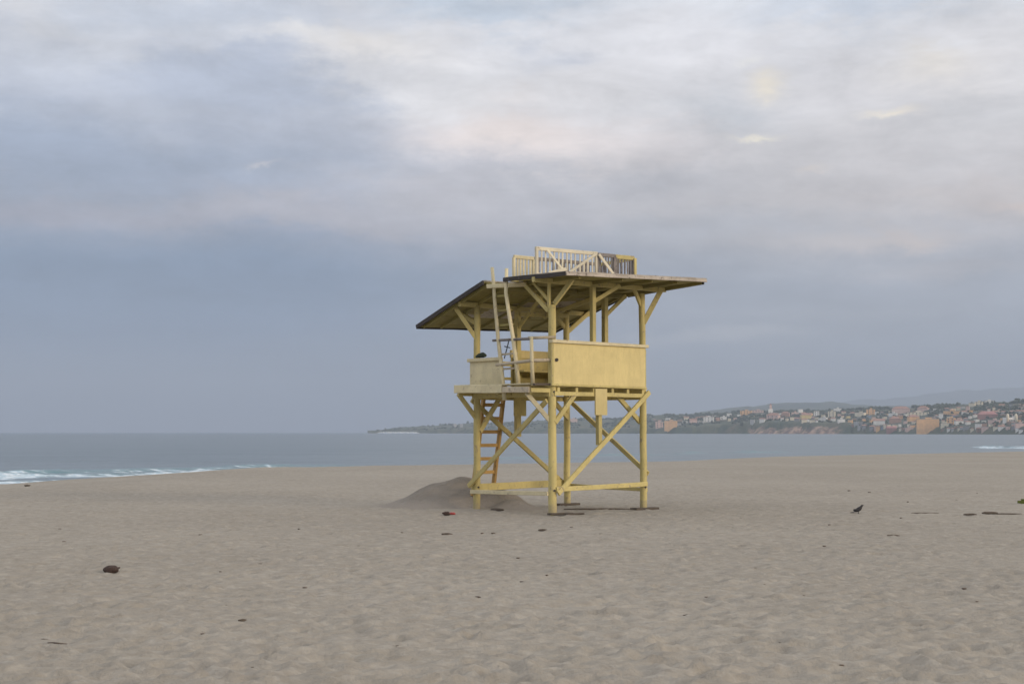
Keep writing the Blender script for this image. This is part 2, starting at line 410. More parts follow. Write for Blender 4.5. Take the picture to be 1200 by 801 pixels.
xw = axis([(-12000, -1000, 1400), (-1000, -120, 110), (-120, -45, 5), (-45, 45, .35), (45, 130, .8), (130, 400, 10), (400, 2000, 200), (2000, 12000, 2500)])
yw = axis([(-1500, 20, 190), (20, 64, 4), (64, 135, .3), (135, 215, .5), (215, 260, 1), (260, 700, 8), (700, 3000, 150), (3000, 12000, 900)])
X, Y = np.meshgrid(xw, yw); Z = np.full_like(X, SEA); fo = np.zeros_like(X); sw = np.zeros_like(X)
Z += .05 * vnoise(X / 7, Y / 4, 31) * (1 - sstep(200, 500, Y)) + .03 * vnoise(X / 2, Y / 1.4, 32) * (1 - sstep(120, 200, Y))
for pts, hgt, wd, fm, gl in BR:
    pts = np.array(pts, float); yc = np.interp(X, pts[:, 0], pts[:, 1]) + 1.2 * vnoise(X / 6, X * 0 + 3, 41) + .4 * vnoise(X / 1.6, X * 0 + 7, 43)
    L = (X > pts[0, 0]) & (X < pts[-1, 0])
    e = sstep(pts[0, 0], pts[0, 0] + 5, X) * (1 - sstep(pts[-1, 0] - 5, pts[-1, 0], X)) * (.65 + .35 * vnoise(X / 4, Y / 30, 42))
    s = Y - yc                                             # + behind the crest, - towards the beach
    prof = np.where(s > 0, np.exp(-(s / (wd * 1.5)) ** 2), np.exp(-(s / (wd * .5)) ** 2)) * e * L
    Z += hgt * prof * (1 + .12 * vnoise(X / .8, Y / .8, 44))
    sw = np.maximum(sw, gl * L * e * np.exp(-((s + wd * .3) / (wd * .9)) ** 2))
    fo = np.maximum(fo, fm * L * np.minimum(1, e * 1.7) * np.exp(-((s + wd * .7) / (wd * 1.2)) ** 2) * (.95 + .45 * vnoise(X / 5, Y / 8, 45)))
shore = sand_base(X, Y)                                      # lacy swash at the waterline
fo = np.maximum(fo, .8 * np.exp(-((shore - SEA + .12) / .14) ** 2) * (X < 60))
sw = np.clip(np.maximum(sw, .55 * sstep(SEA - 2.2, SEA - .3, shore) * (X < -6)), 0, 1)
tag(grid_mesh('water', X, Y, Z, M['water'], {'foam': np.clip(fo, 0, 1), 'swell': sw}), kind='structure')

# ------------------------------------------------------------------ far headland, hills
def pxaz(px): return (px - 600) / F
def d_coast(px): return np.interp(px, [380, 440, 560, 760, 1000, 1200, 1500, 1900], [3500, 3300, 2900, 2450, 2050, 1650, 1300, 900])
SK = [(400, 507), (432, 506), (445, 504.5), (470, 502), (500, 500), (520, 498.5), (545, 497.5), (580, 496), (620, 494.5), (660, 493), (720, 490.5), (765, 487.5), (800, 487),
      (830, 485.5), (870, 483.5), (900, 483), (940, 483), (980, 482.5), (1020, 480.5), (1060, 479), (1090, 476.5), (1120, 474.5), (1160, 472), (1200, 471), (1300, 468), (1600, 462), (1900, 462)]
def crest_h(px):                                            # height above the sea of the skyline in that direction
    d = d_coast(px) * 1.28
    return (506 - np.interp(px, [a for a, b in SK], [b for a, b in SK])) / F * d + (H - SEA)
def land_h(px, s):
    """height above the sea at fraction s of the way from coast to crest; low sea cliff then a slope"""
    hc = crest_h(px); d = d_coast(px)
    cl = np.interp(px, [380, 440, 560, 760, 850, 900, 990, 1040, 1200, 1900], [.15, .2, .25, .12, .28, .36, .30, .10, .08, .08])
    rise = cl * sstep(0, .07, s) + (1 - cl) * (1 - (1 - np.clip(s, 0, 1)) ** 1.5) * (.88 + .12 * sstep(0, 1, s))
    fall = 1 - .55 * sstep(1.0, 1.8, s)
    return np.maximum(hc - (H - SEA), 1) * rise * fall + (H - SEA) * sstep(0, .06, s) * 1.0
def land_pos(px, s, jitter=0):
    px = np.asarray(px, float); d = d_coast(px) * (1 + .28 * s); a = (px - 600) / F
    x = a * d; y = d + 0 * a
    h = land_h(px, s) + (vnoise(x / 60, y / 60, 51) * 3.2 + vnoise(x / 23, y / 23, 52) * 1.4) * sstep(.03, .3, s)
    return x, y, SEA + h
pxs = np.linspace(431, 1900, 740); ss = np.concatenate([[-.03], np.linspace(0, .1, 9), np.linspace(.125, 1.25, 46), [1.5, 1.8]])
PXg, Sg = np.meshgrid(pxs, ss); cx = 12 * vnoise(PXg / 9, PXg * 0, 61) + 6 * vnoise(PXg / 3, PXg * 0, 62)
Xl, Yl, Zl = land_pos(PXg, np.maximum(Sg, 0)); Yl = Yl + cx * (1 - sstep(0, .3, Sg)) + np.where(Sg < 0, -20, 0); Zl = np.where(Sg < 0, SEA - 4, Zl)
Zl = np.where(Sg == 0, SEA - .2, Zl)
clf = np.interp(PXg, [380, 500, 860, 875, 900, 975, 995, 1900], [.5, .35, .12, .45, .62, .72, .1, .0]) * (1 - sstep(.025, .065, Sg))
m, t, p, tcn = new_mat('headland_ground'); atc = t.node('ShaderNodeAttribute', attribute_name='cliff'); geo = t.node('ShaderNodeNewGeometry'); P = geo.outputs['Position']
sn = t.node('ShaderNodeSeparateXYZ'); t.l.new(geo.outputs['Normal'], sn.inputs[0])
sp = t.node('ShaderNodeSeparateXYZ'); t.l.new(P, sp.inputs[0])
g = t.mix(t.rng(t.noise(P, .03, 5, .65), .35, .65), (.04, .06, .028), (.10, .105, .055))
g = t.mix(t.rng(t.noise(P, .012, 4, .6), .55, .7, 0, .6), g, (.20, .15, .10))
rk = t.mix(t.rng(t.noise(t.mapv(P, (1, 1, .25)), .07, 6, .7), .40, .60), (.13, .09, .07), (.50, .34, .25))
t.l.new(t.mix(t.rng(t.m('ADD', atc.outputs['Fac'], t.m('MULTIPLY', t.m('SUBTRACT', t.noise(P, .06, 4, .65), .5), 1.4)), .35, .65), g, rk), p.inputs['Base Color'])
p.inputs['Roughness'].default_value = .95; bump(t, p, t.noise(P, .2, 4, .7), 1, 3); M['land'] = m
tag(grid_mesh('headland', Xl, Yl, Zl, M['land'], {'cliff': clf}), kind='structure')
sf = MB(); q_ = []                                          # line of surf under the outer point
for i in range(60):
    px = 444 + 48 * i / 59; x, y, z = land_pos(px, 0.); q_.append((float(x), float(y) - 26 + 6 * math.sin(i * .7), SEA + .4))
sf.tube(q_, [1.0 + 2.2 * abs(math.sin(i * .9 + .4 * math.sin(i * .31))) * min(1, i / 6, (59 - i) / 6) for i in range(60)], 8)
m, t, p, tcn = new_mat('surf_foam'); p.inputs['Base Color'].default_value = (.74, .77, .79, 1); p.inputs['Roughness'].default_value = .8
tag(sf.build('surf', m), kind='structure')

def far_ridge(name, pts, dist, depth, seed, rough):
    px = np.linspace(pts[0][0], pts[-1][0], 260); ysk = np.interp(px, [a for a, b in pts], [b for a, b in pts])
    ysk = ysk + vnoise(px / 22, px * 0, seed) * rough + vnoise(px / 7, px * 0, seed + 1) * rough * .45
    hh_ = np.maximum((506 - ysk) / F * dist, 0) + 2.85
    s = np.linspace(0, 2, 25); PX, S = np.meshgrid(px, s); HH = np.tile(hh_, (25, 1))
    k = np.where(S < 1, np.sin(S * math.pi / 2), np.cos((S - 1) * math.pi / 2 * .8))
    Yr = dist + (S - 1) * depth; Xr = (PX - 600) / F * dist; 
    Zr = SEA - 2 + HH * k + vnoise(Xr / 200, Yr / 200, seed + 2) * 12 * (k > .05) * (k < .98)
    return tag(grid_mesh(name, Xr, Yr, Zr, M['hill']), kind='structure')
m, t, p, tcn = new_mat('wooded_hill'); geo = t.node('ShaderNodeNewGeometry'); P = geo.outputs['Position']
t.l.new(t.mix(t.rng(t.noise(P, .006, 6, .7), .35, .65), (.035, .05, .03), (.08, .09, .05)), p.inputs['Base Color']); p.inputs['Roughness'].default_value = 1
M['hill'] = m
far_ridge('hill', [(700, 500), (760, 490), (820, 482), (860, 478), (900, 474.5), (945, 470.5), (985, 474), (1040, 477), (1100, 474), (1180, 470), (1300, 466), (1800, 460)], 5200, 700, 71, 1.2)
far_ridge('mountain', [(640, 505), (760, 494), (860, 482), (960, 474), (1020, 468), (1080, 463), (1140, 457), (1200, 452), (1320, 445), (1500, 440), (1800, 444)], 11000, 1500, 81, 1.6)

# air between: thin even haze
hz = MB().box((-13500, -4000, -12), (13500, 13500, 480))
m = bpy.data.materials.new('haze_air'); m.use_nodes = True; t = NT(m.node_tree); t.n.clear()
o_ = t.node('ShaderNodeOutputMaterial'); pv = t.node('ShaderNodeVolumePrincipled'); t.l.new(pv.outputs[0], o_.inputs['Volume'])
pv.inputs['Color'].default_value = (.535, .615, .745, 1); pv.inputs['Density'].default_value = .00019; pv.inputs['Anisotropy'].default_value = 0.0
haze = hz.build('haze', m); tag(haze, kind='stuff'); haze.display_type = 'WIRE'

# ------------------------------------------------------------------ lifeguard tower
# local frame: u along the solid front panel, v along the open ladder side, z up; corner post A at (0,0)
TA = R(41.4); AX, AY = 0.8104, 28.7217; UA, VB = 2.66, 2.36
cu, cv = UA / 2, VB / 2
root = empty('lifeguard_tower', (AX + cu * math.cos(TA) - cv * math.sin(TA), AY + cu * math.sin(TA) + cv * math.cos(TA), 0), TA)
tag(root, 'yellow wooden lifeguard tower on stilts with an overhanging roof and railed lookout', 'lifeguard tower')
def p3(u, v, z): return Vector((u - cu, v - cv, z))
def beam(name, a, b, w_, h, mat='yellow', parent=root, up=(0, 0, 1), label=None, jit=.004):
    o = MB().beam(p3(*a), p3(*b), w_, h, up=up, jit=jit).build(name, M[mat], parent)
    if label: o['label'] = label
    return o
def pole(name, pts, rs, mat='yellow', parent=root, label=None, n=12):
    """slightly crooked round timber"""
    P_ = []; Q = []
    for i in range(len(pts) - 1):
        a = p3(*pts[i]); b = p3(*pts[i + 1]); k = max(1, int((b - a).length / .35))
        for j in range(k):
            f = j / k; P_.append(a.lerp(b, f) + Vector((random.uniform(-1, 1), random.uniform(-1, 1), 0)) * (.006 if j else 0)); Q.append(rs[i] + (rs[i + 1] - rs[i]) * f)
    P_.append(p3(*pts[-1])); Q.append(rs[-1])
    o = MB().tube(P_, Q, n).build(name, M[mat], parent)
    if label: o['label'] = label
    return o
FL = 2.52        # underside of the floor framing .. top 2.62
# corner stilts, the front one a thick round log up to the brace knot
corner = {'A': (0, 0), 'B': (UA, 0), 'Cc': (UA, VB), 'Dd': (0, VB)}
for k, (u, v) in corner.items():
    r0 = .088 if k == 'A' else .078
    zt = {'A': 4.22, 'B': 4.62, 'Cc': 4.38, 'Dd': 4.36}[k]
    pst = pole('post', [(u, v, -.35), (u, v, 2.5), (u - (.02 if u else 0), v, zt)], [r0, r0 * .95, r0 * .9])
    for zz in (.48, 2.46):
        MB().tube([p3(u - .02, v - r0 - .012, zz), p3(u - .02, v - r0 + .02, zz)], .022, 8).build('bolt', M['dark'], pst)
beam('post_extension', (-.06, .02, 4.15), (-.06, .02, 4.72), .06, .06)
# plank footings half buried in the sand
beam('footing', (-.24, -.16, .025), (.34, -.20, .02), .12, .035, 'plank')
beam('footing', (.10, -.30, .012), (.60, -.26, .012), .09, .03, 'plank')
beam('footing', (UA - .34, -.02, .02), (UA + .32, -.06, .02), .20, .06, 'plank')
beam('footing', (UA - .32, VB - .02, .03), (UA + .28, VB - .06, .03), .16, .05, 'plank')
# horizontal ties near the ground (bottom beams)
beam('tie_beam', (.02, -.10, .50), (UA, -.10, .55), .05, .095)
beam('tie_beam', (-.04, VB + .11, .47), (UA, VB + .10, .50), .05, .15)
beam('tie_beam', (-.10, .02, .42), (-.10, VB + .08, .38), .05, .085, 'cream')
beam('tie_beam', (UA + .10, 0, .42), (UA + .10, VB, .45), .05, .08)
# long diagonals, one per side
beam('diagonal_brace', (.04, -.13, .42), (UA + .06, -.13, 2.50), .05, .10)
beam('diagonal_brace', (-.13, .02, 2.28), (-.13, VB + .12, .50), .05, .10)
beam('diagonal_brace', (-.04, VB + .13, 2.34), (UA, VB + .13, .50), .05, .10)
beam('diagonal_brace', (UA + .12, VB, 2.34), (UA + .12, -.02, .76), .05, .10)
# short knee braces under the floor
beam('knee_brace', (.02, -.06, 1.84), (.56, -.06, 2.40), .06, .10)
beam('knee_brace', (UA - .02, .07, 1.86), (UA - .72, .07, 2.42), .06, .10)
beam('knee_brace', (-.02, .0, 1.84), (-.45, .28, 2.44), .06, .09, 'cream')
beam('knee_brace', (-.02, VB, 1.94), (-.50, VB + .02, 2.46), .06, .09)
beam('knee_brace', (.03, VB - .06, 1.66), (.62, VB - .06, 2.42), .06, .10)
beam('knee_brace', (UA - .02, VB - .07, 1.95), (UA - .55, VB - .07, 2.40), .06, .10)
# mid posts and the wide nailed cover boards
beam('mid_post', (1.28, -.05, 1.38), (1.28, -.05, 2.42), .10, .10, up=(0, 1, 0))
MB().box(p3(1.10, -.135, 2.0), p3(1.44, -.105, 2.545)).build('cover_board', M['panel'], root)
beam('mid_post', (1.17, VB, 1.55), (1.17, VB, 4.36), .12, .11, up=(0, 1, 0))
MB().box(p3(.98, VB - .10, 2.0), p3(1.33, VB - .075, 2.50)).build('cover_board', M['yellow'], root)
# floor framing
beam('floor_beam', (-.02, -.075, 2.425), (UA + .06, -.075, 2.425), .06, .085)
beam('floor_beam', (-.02, VB + .075, 2.40), (UA + .06, VB + .075, 2.40), .06, .11)
beam('floor_beam', (UA + .07, -.02, 2.40), (UA + .07, VB, 2.40), .06, .11)
beam('floor_beam', (-.07, -.02, 2.42), (-.07, VB + .05, 2.42), .06, .11)
for u in (.09, .60, 1.10, 1.64, 2.10, 2.56):
    beam('joist', (u, -.10, 2.51), (u, VB + .12, 2.51), .07, .085)
fb = MB()
for i in range(18):
    v = .0 + i * (VB / 17.)
    fb.beam(p3(-.06, v, 2.573), p3(UA + .06, v, 2.573), .13, .03)
fb.build('floor_boards', M['yellow'], root)
# outboard landing on the ladder side: fascia in two lengths, boards, brackets
beam('landing_fascia', (-.50, .96, 2.535), (-.50, 2.50, 2.56), .045, .17, 'cream')
beam('landing_fascia', (-.49, .14, 2.50), (-.49, .95, 2.515), .045, .12, 'pipe')
beam('landing_fascia', (-.47, .12, 2.49), (-.03, -.02, 2.49), .045, .09, 'yellow')
lb = MB()
for i in range(5): lb.beam(p3(-.46 + i * .1, .12, 2.615), p3(-.46 + i * .1, 2.52, 2.63), .095, .03)
lb.build('landing_boards', M['cream'], root)
beam('landing_edge', (-.50, .0, 2.60), (-.02, -.06, 2.61), .08, .045, 'plank')
for v in (.18, 1.15, 2.42): beam('bracket', (-.47, v, 2.455), (.3, v, 2.455), .06, .08)
# walls: solid front panel, low panel by the far corner, rear and side walls
wl = MB().box(p3(-.135, -.135, 2.575), p3(UA - .07, -.105, 3.44)).build('wall_panel', M['panel'], root)
MB().beam(p3(-.15, -.125, 3.475), p3(UA + .0, -.125, 3.475), .11, .065).build('rail_cap', M['cream'], wl)
MB().beam(p3(-.14, -.145, 2.60), p3(UA - .05, -.145, 2.585), .02, .045).build('batten', M['yellow'], wl)
MB().beam(p3(-.11, -.14, 2.60), p3(-.11, -.14, 3.44), .05, .02, up=(0, 1, 0)).build('batten', M['yellow'], wl)
wl2 = MB().box(p3(-.115, 1.46, 2.64), p3(-.09, VB + .10, 3.16)).build('wall_panel', M['cream'], root)
MB().beam(p3(-.115, 1.44, 3.18), p3(-.115, VB + .14, 3.18), .10, .07).build('rail_cap', M['cream'], wl2)
wl3 = MB().box(p3(1.06, VB + .09, 2.58), p3(UA + .09, VB + .115, 3.28)).build('wall_panel', M['yellow'], root)
MB().box(p3(1.04, VB + .06, 3.28), p3(UA + .10, VB + .12, 3.45)).build('rail_cap', M['panel'], wl3)
wl4 = MB().box(p3(UA - .01, -.08, 2.59), p3(UA + .015, VB + .08, 3.30)).build('wall_panel', M['yellow'], root)
MB().box(p3(UA - .03, -.07, 3.30), p3(UA + .03, VB + .05, 3.40)).build('rail_cap', M['yellow'], wl4)
beam('crossbar', (0, VB + .10, 3.14), (1.06, VB + .10, 3.14), .05, .10)
beam('crossbar', (0, VB + .10, 2.80), (1.06, VB + .10, 2.82), .05, .06)
beam('bench', (1.1, VB - .12, 2.98), (UA, VB - .12, 2.98), .34, .04)
# round handrail round the landing
hr = pole('handrail', [(-.46, 1.30, 3.54), (-.46, .10, 3.52)], [.026, .03], 'grey')
pole('handrail', [(-.46, .22, 3.54), (.0, -.10, 3.56)], [.03, .03], 'pipe')
pole('handrail', [(-.47, 1.18, 3.03), (-.46, .12, 3.08), (-.02, -.11, 3.10)], [.032, .036, .036], 'pipe')
MB().tube([p3(-.02, -.165, 3.10), p3(-.0, -.12, 3.10)], .035, 10).build('bolt', M['dark'], hr)
pole('rail_post', [(-.45, .08, 2.58), (-.455, .12, 3.56)], [.042, .036], 'cream')

# ---- upper structure
UP = .0
beam('upper_post', (1.14, -.02, 3.46), (1.14, -.02, 4.66), .10, .10, up=(0, 1, 0))
beam('upper_post', (UA, 1.14, 3.40), (UA, 1.14, 4.62), .11, .11, up=(0, 1, 0))
# roof: rear slope falling to the back, nearly level front leaf; corners measured on the tower
KL = (-.56, 1.47, 4.75); KR = (3.46, 1.23, 4.75); PL = (-.55, 3.72, 3.95); PR = (3.48, 3.63, 4.05)
FLc = (-.40, -.82, 4.75); FRc = (3.35, -1.17, 4.85); NL = (-.50, .90, 4.765); NI = (.10, .88, 4.765); NIb = (.10, 1.46, 4.75)
roof = MB()
def slab(mb, corners, th, n=(0, 0, 1)):
    q = [p3(*c) for c in corners]; k = len(q); d = Vector((0, 0, th))
    mb.add(q + [c + d for c in q], [tuple(range(k - 1, -1, -1)), tuple(k + i for i in range(k))] + [(i, (i + 1) % k, k + (i + 1) % k, k + i) for i in range(k)])
def lerp3(a, b, f): return tuple(a[i] + (b[i] - a[i]) * f for i in range(3))
def ragged(a, b, n, amp):                                # torn sheet edge
    return [a] + [tuple(lerp3(a, b, i / n)[k] + (random.uniform(-amp, amp) if k < 2 else random.uniform(-amp * .2, amp * .2)) for k in range(3)) for i in range(1, n)] + [b]
# plank soffit: boards run along u, small gaps and unequal levels
so = MB(); nb = 15
for i in range(nb):
    f0, f1 = i / nb + .0015, (i + 1) / nb - .0015; dz = random.uniform(-.004, .004)
    c = [lerp3(KL, PL, f0), lerp3(KR, PR, f0), lerp3(KR, PR, f1), lerp3(KL, PL, f1)]
    slab(so, [(x, y, z + dz) for x, y, z in c], .022)
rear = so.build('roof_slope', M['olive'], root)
so = MB(); nb = 13
for i in range(nb):
    f0, f1 = i / nb + .0015, (i + 1) / nb - .0015; dz = random.uniform(-.003, .003)
    a0, a1 = lerp3(FLc, KL, f0), lerp3(FLc, KL, f1); b0, b1 = lerp3(FRc, KR, f0), lerp3(FRc, KR, f1)
    if a1[1] > .92:                                       # ladder hatch cut out of the left edge
        a0 = lerp3(a0, b0, .17); a1 = lerp3(a1, b1, .17)
    slab(so, [(x, y, z + dz) for x, y, z in (a0, b0, b1, a1)], .022)
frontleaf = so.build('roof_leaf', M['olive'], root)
up_ = lambda c, d: (c[0], c[1], c[2] + d)
s1 = MB(); e = ragged(up_(PL, .024), up_(PR, .024), 22, .02)
slab(s1, [up_(KR, .024), up_(KL, .024)] + e, .028); cov = s1.build('roof_sheet', M['roofcover'], rear)
s2 = MB(); e1 = ragged(up_((FLc[0]-.02, FLc[1]-.03, FLc[2]), .024), up_((FRc[0]+.02, FRc[1]-.03, FRc[2]), .024), 34, .018)
slab(s2, e1 + [up_(KR, .026), up_(NIb, .026), up_(NI, .026)] + ragged(up_(NL, .026), up_((FLc[0]-.02, FLc[1]-.03, FLc[2]), .026), 9, .02)[:-1], .032)
s2.build('roof_sheet', M['roofcover'], frontleaf)
# edge boards
MB().beam(p3(FLc[0], FLc[1] - .02, FLc[2] + .005), p3(*lerp3(FLc, FRc, .72)) + Vector((0, -.0165, .005)), .03, .065, jit=.004).build('edge_board', M['roofcover'], frontleaf)
MB().beam(p3(*lerp3(FLc, FRc, .722)) + Vector((0, -.0165, .0)), p3(FRc[0] + .03, FRc[1] - .02, FRc[2] + .0), .03, .055, jit=.004).build('edge_board', M['roofcover'], frontleaf)
MB().beam(p3(NL[0] - .02, NL[1], NL[2]), p3(FLc[0] - .02, FLc[1] - .03, FLc[2] + .01), .035, .085, jit=.022).build('edge_board', M['dark'], frontleaf)
MB().beam(p3(KL[0] - .02, KL[1], KL[2] + .0), p3(PL[0] - .02, PL[1] + .03, PL[2] + .0), .035, .095, jit=.006).build('edge_board', M['dark'], rear)
MB().beam(p3(PL[0], PL[1] + .02, PL[2] - .005), p3(PR[0], PR[1] + .02, PR[2] - .005), .035, .075, jit=.006).build('edge_board', M['dark'], rear)
MB().beam(p3(KR[0] + .02, KR[1], KR[2] - .01), p3(PR[0] + .02, PR[1], PR[2] - .01), .035, .085).build('edge_board', M['dark'], rear)
MB().beam(p3(KR[0] + .02, KR[1] - .02, KR[2] - .015), p3(FRc[0] + .02, FRc[1] + .05, FRc[2] - .01), .03, .12).build('edge_board', M['dark'], frontleaf)
# plates, ridge and rafters
def zr(v, u=1.4):                                        # soffit height at v
    f = (u + .5) / 3.95
    kz = 4.75; kv = 1.47 - .24 * f
    fv = -.82 - .35 * f; fz = 4.75 + .10 * f
    bv = 3.72 - .09 * f; bz = 3.95 + .10 * f
    return fz + (kz - fz) * (v - fv) / (kv - fv) if v < kv else kz + (bz - kz) * (v - kv) / (bv - kv)
beam('roof_beam', (-.52, -.0, zr(0, 0) - .055), (3.38, -.0, zr(0, 3.3) - .055), .07, .10)
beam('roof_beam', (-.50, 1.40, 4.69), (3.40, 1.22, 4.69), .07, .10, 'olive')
beam('roof_beam', (-.50, VB, zr(VB, 0) - .06), (3.40, VB, zr(VB, 3.3) - .06), .07, .10)
for u in (-.46, .02, 1.14, 1.95, UA, 3.36):
    f = (u + .5) / 3.95; k = (u, 1.47 - .24 * f, 4.715); b_ = (u, 3.64 - .09 * f, 3.955 + .10 * f); a_ = (u, -.74 - .35 * f, 4.715 + .10 * f)
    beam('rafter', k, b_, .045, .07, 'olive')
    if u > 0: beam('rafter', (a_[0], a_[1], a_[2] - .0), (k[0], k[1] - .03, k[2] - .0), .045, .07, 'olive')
# hatch header: pale beam seen through the gap beside the ladder
beam('hatch_header', (-.58, 1.36, 4.66), (-.05, .72, 4.69), .06, .085, 'cream')
# knee braces under the roof
def kb(a, b, w_=.065, h=.09): beam('roof_brace', a, b, w_, h)
kb((-.04, .05, 4.10), (-.05, .80, 4.72)); kb((-.03, .05, 4.30), (-.04, .52, 4.72), .05, .06)
kb((.02, -.05, 4.24), (.10, -.52, 4.72))
kb((0, VB + .03, 3.98), (0, VB + .68, 4.30)); kb((-.03, VB, 3.66), (-.40, VB + .30, 4.36), .06, .09)
kb((UA, -.03, 3.98), (UA + .30, -.30, 4.74), .08, .11); kb((UA - .03, 0, 4.32), (UA - .25, .0, 4.70), .06, .08)
kb((UA + .02, VB, 3.92), (UA + .62, VB - .10, 4.40), .07, .10); kb((UA - .03, VB, 4.0), (UA - .42, VB, 4.30))
kb((UA, 1.14, 4.20), (UA + .5, .98, 4.68), .06, .08)
kb((1.18, -.02, 4.36), (1.62, -.35, 4.70), .06, .08)
kb((1.17, VB - .03, 3.95), (1.17, 1.55, 4.60), .06, .08)
kb((1.90, VB - .03, 4.22), (2.75, 1.35, 4.68), .07, .09)
beam('cross_tie', (1.17, 2.30, 4.24), (UA, 2.30, 4.28), .05, .10)

# ---- ladder from the landing through the roof hatch
lad = empty('roof_ladder', (0, 0, 0)); lad.parent = root
r1 = [(-.44, .96, 2.30), (-.46, 1.14, 3.6), (-.47, 1.32, 5.06)]; r2 = [(-.44, .52, 2.60), (-.46, .68, 3.6), (-.47, .88, 4.5), (-.47, .86, 5.00)]
pole('rail', r1, [.045, .04, .036], 'cream', lad, n=10); pole('rail', r2, [.045, .042, .04, .036], 'cream', lad, n=10)
for z in (2.95, 3.25, 3.55, 3.85, 4.15, 4.45):
    a = np.interp(z, [q[2] for q in r1], [q[1] for q in r1]); b = np.interp(z, [q[2] for q in r2], [q[1] for q in r2])
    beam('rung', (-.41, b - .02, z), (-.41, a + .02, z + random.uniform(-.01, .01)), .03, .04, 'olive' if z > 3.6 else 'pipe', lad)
# ---- brown ladder from the sand to the rear of the floor
lad = empty('ground_ladder', (0, 0, 0)); lad.parent = root; lad['label'] = 'brown unpainted ladder up to the floor'
def gl(s, q):                                            # side 0/1, height fraction
    u = (.33, .90)[s]; return (u + .0 * q, 2.88 - .40 * q, .36 + 2.30 * q)
for s in (0, 1): beam('rail', gl(s, 0 if s else -.04), gl(s, 1.0), .065, .09, 'ladder', lad, up=(0, 1, 0))
for i in range(8):
    q = .055 + i * .127; a, b = gl(0, q), gl(1, q); beam('rung', (a[0] + .02, a[1], a[2]), (b[0] - .02, b[1], b[2]), .05, .075, 'ladder', lad)

# ---- railed lookout on the roof
def railing(a, b, ztop, zbot, n, mat='cream', skip=(), thick=.075, label=None, topmat=None, slat=.035, post0=True):
    """one straight run: end posts, rails, flat balusters"""
    r_ = empty('lookout_railing', (0, 0, 0)); r_.parent = root
    if label: r_['label'] = label
    a = Vector(a); b = Vector(b); d = (b - a)
    pt = lambda f, z: (a.x + d.x * f, a.y + d.y * f, z)
    beam('top_rail', pt(-.01, ztop), pt(1.01, ztop), .05, thick, topmat or mat, r_)
    beam('bottom_rail', pt(0, zbot + .06), pt(1, zbot + .06), .035, .05, mat, r_)
    for i in range(n + 1):
        if i in skip: continue
        f = i / n; end = i in (0, n)
        if not end: f += random.uniform(-.1, .1) / n
        q = pt(f, 0); wob = random.uniform(-.008, .008)
        beam('post' if end else 'baluster', (q[0], q[1] , zbot), (q[0] + wob, q[1], ztop - .02 + (.05 if end and post0 else 0)), slat if not end else .06, .02 if not end else .06, mat, r_, up=tuple((-math.sin(math.atan2(d.y, d.x)), math.cos(math.atan2(d.y, d.x)), 0)))
    return r_
ZB = 4.80; ZT = 5.385
rf = railing((-.16, .28), (1.35, .08), ZT, ZB, 14, 'pale')
railing((1.38, .075), (1.82, .02), ZT - .02, ZB, 6, 'grey', thick=.08, label='dark weathered end of the front railing', slat=.032)
railing((1.86, .015), (2.34, -.05), ZT - .03, ZB, 6, 'grey', thick=.09, topmat='yellow', slat=.038, post0=False, label='right end of the front railing with dark balusters under a yellow rail')
railing((.30, 1.50), (.82, 1.46), ZT - .02, ZB, 6, 'cream', slat=.055, post0=False)
railing((.86, 1.455), (2.55, 1.30), ZT - .02, ZB, 17, 'grey', slat=.05, post0=False, label='rear railing coloured dark as if in shade')  # rear run greyed: shade behind the front balusters put into its colour
railing((2.36, -.02), (2.56, 1.28), ZT - .04, ZB, 9, 'grey', topmat='yellow', slat=.05, post0=False)  # side run greyed for shade too
beam('corner_post', (2.355, -.075, ZB), (2.355, -.075, ZT - .03), .07, .05, 'yellow', up=(0, 1, 0))
beam('lookout_brace', (.06, .20, 5.36), (.46, .02, 4.84), .03, .045, 'pale')
beam('lookout_brace', (.40, .02, 4.86), (1.28, .02, 5.36), .03, .05, 'pale')
beam('lookout_brace', (1.36, .01, 5.36), (1.74, -.10, 4.90), .03, .06, 'pale')
beam('lookout_brace', (.0, .10, 4.87), (.40, .0, 4.98), .03, .07, 'pale')
for v in (.35, .75, 1.15): beam('lookout_joist', (-.10, v, 4.81), (2.5, v, 4.81), .06, .05)

# ------------------------------------------------------------------ things left on the tower
def stand(u, v, z):                                      # tower-local point to world
    q = root.matrix_basis @ p3(u, v, z); return q
b = empty('rolled_cloth', stand(-.115, 2.10, 3.222), TA); tag(b, 'small dark green bundle lying on the low left wall cap beside the corner post', 'cloth bundle')
mb = MB(); mb.tube([(-.0, -.16, .045), (0, -.08, .06), (0, .05, .05), (0, .15, .03)], [.03, .058, .05, .025], 10); 
mb.build('bundle', flat_mat('dark_green_cloth', (.03, .045, .03), .9), b)
s_ = empty('hanging_strap', stand(-.40, .92, 3.56), TA); tag(s_, 'thin dark strap hanging off the landing handrail between the ladder rails', 'strap')
mb = MB(); mb.beam((0, -.07, .0), (0, .09, -.40), .012, .028, up=(0, 1, 0)); mb.beam((.01, .10, -.15), (.01, -.08, -.19), .012, .022, up=(0, 0, 1))
mb.build('strap', flat_mat('navy_webbing', (.07, .085, .10), .8), s_)

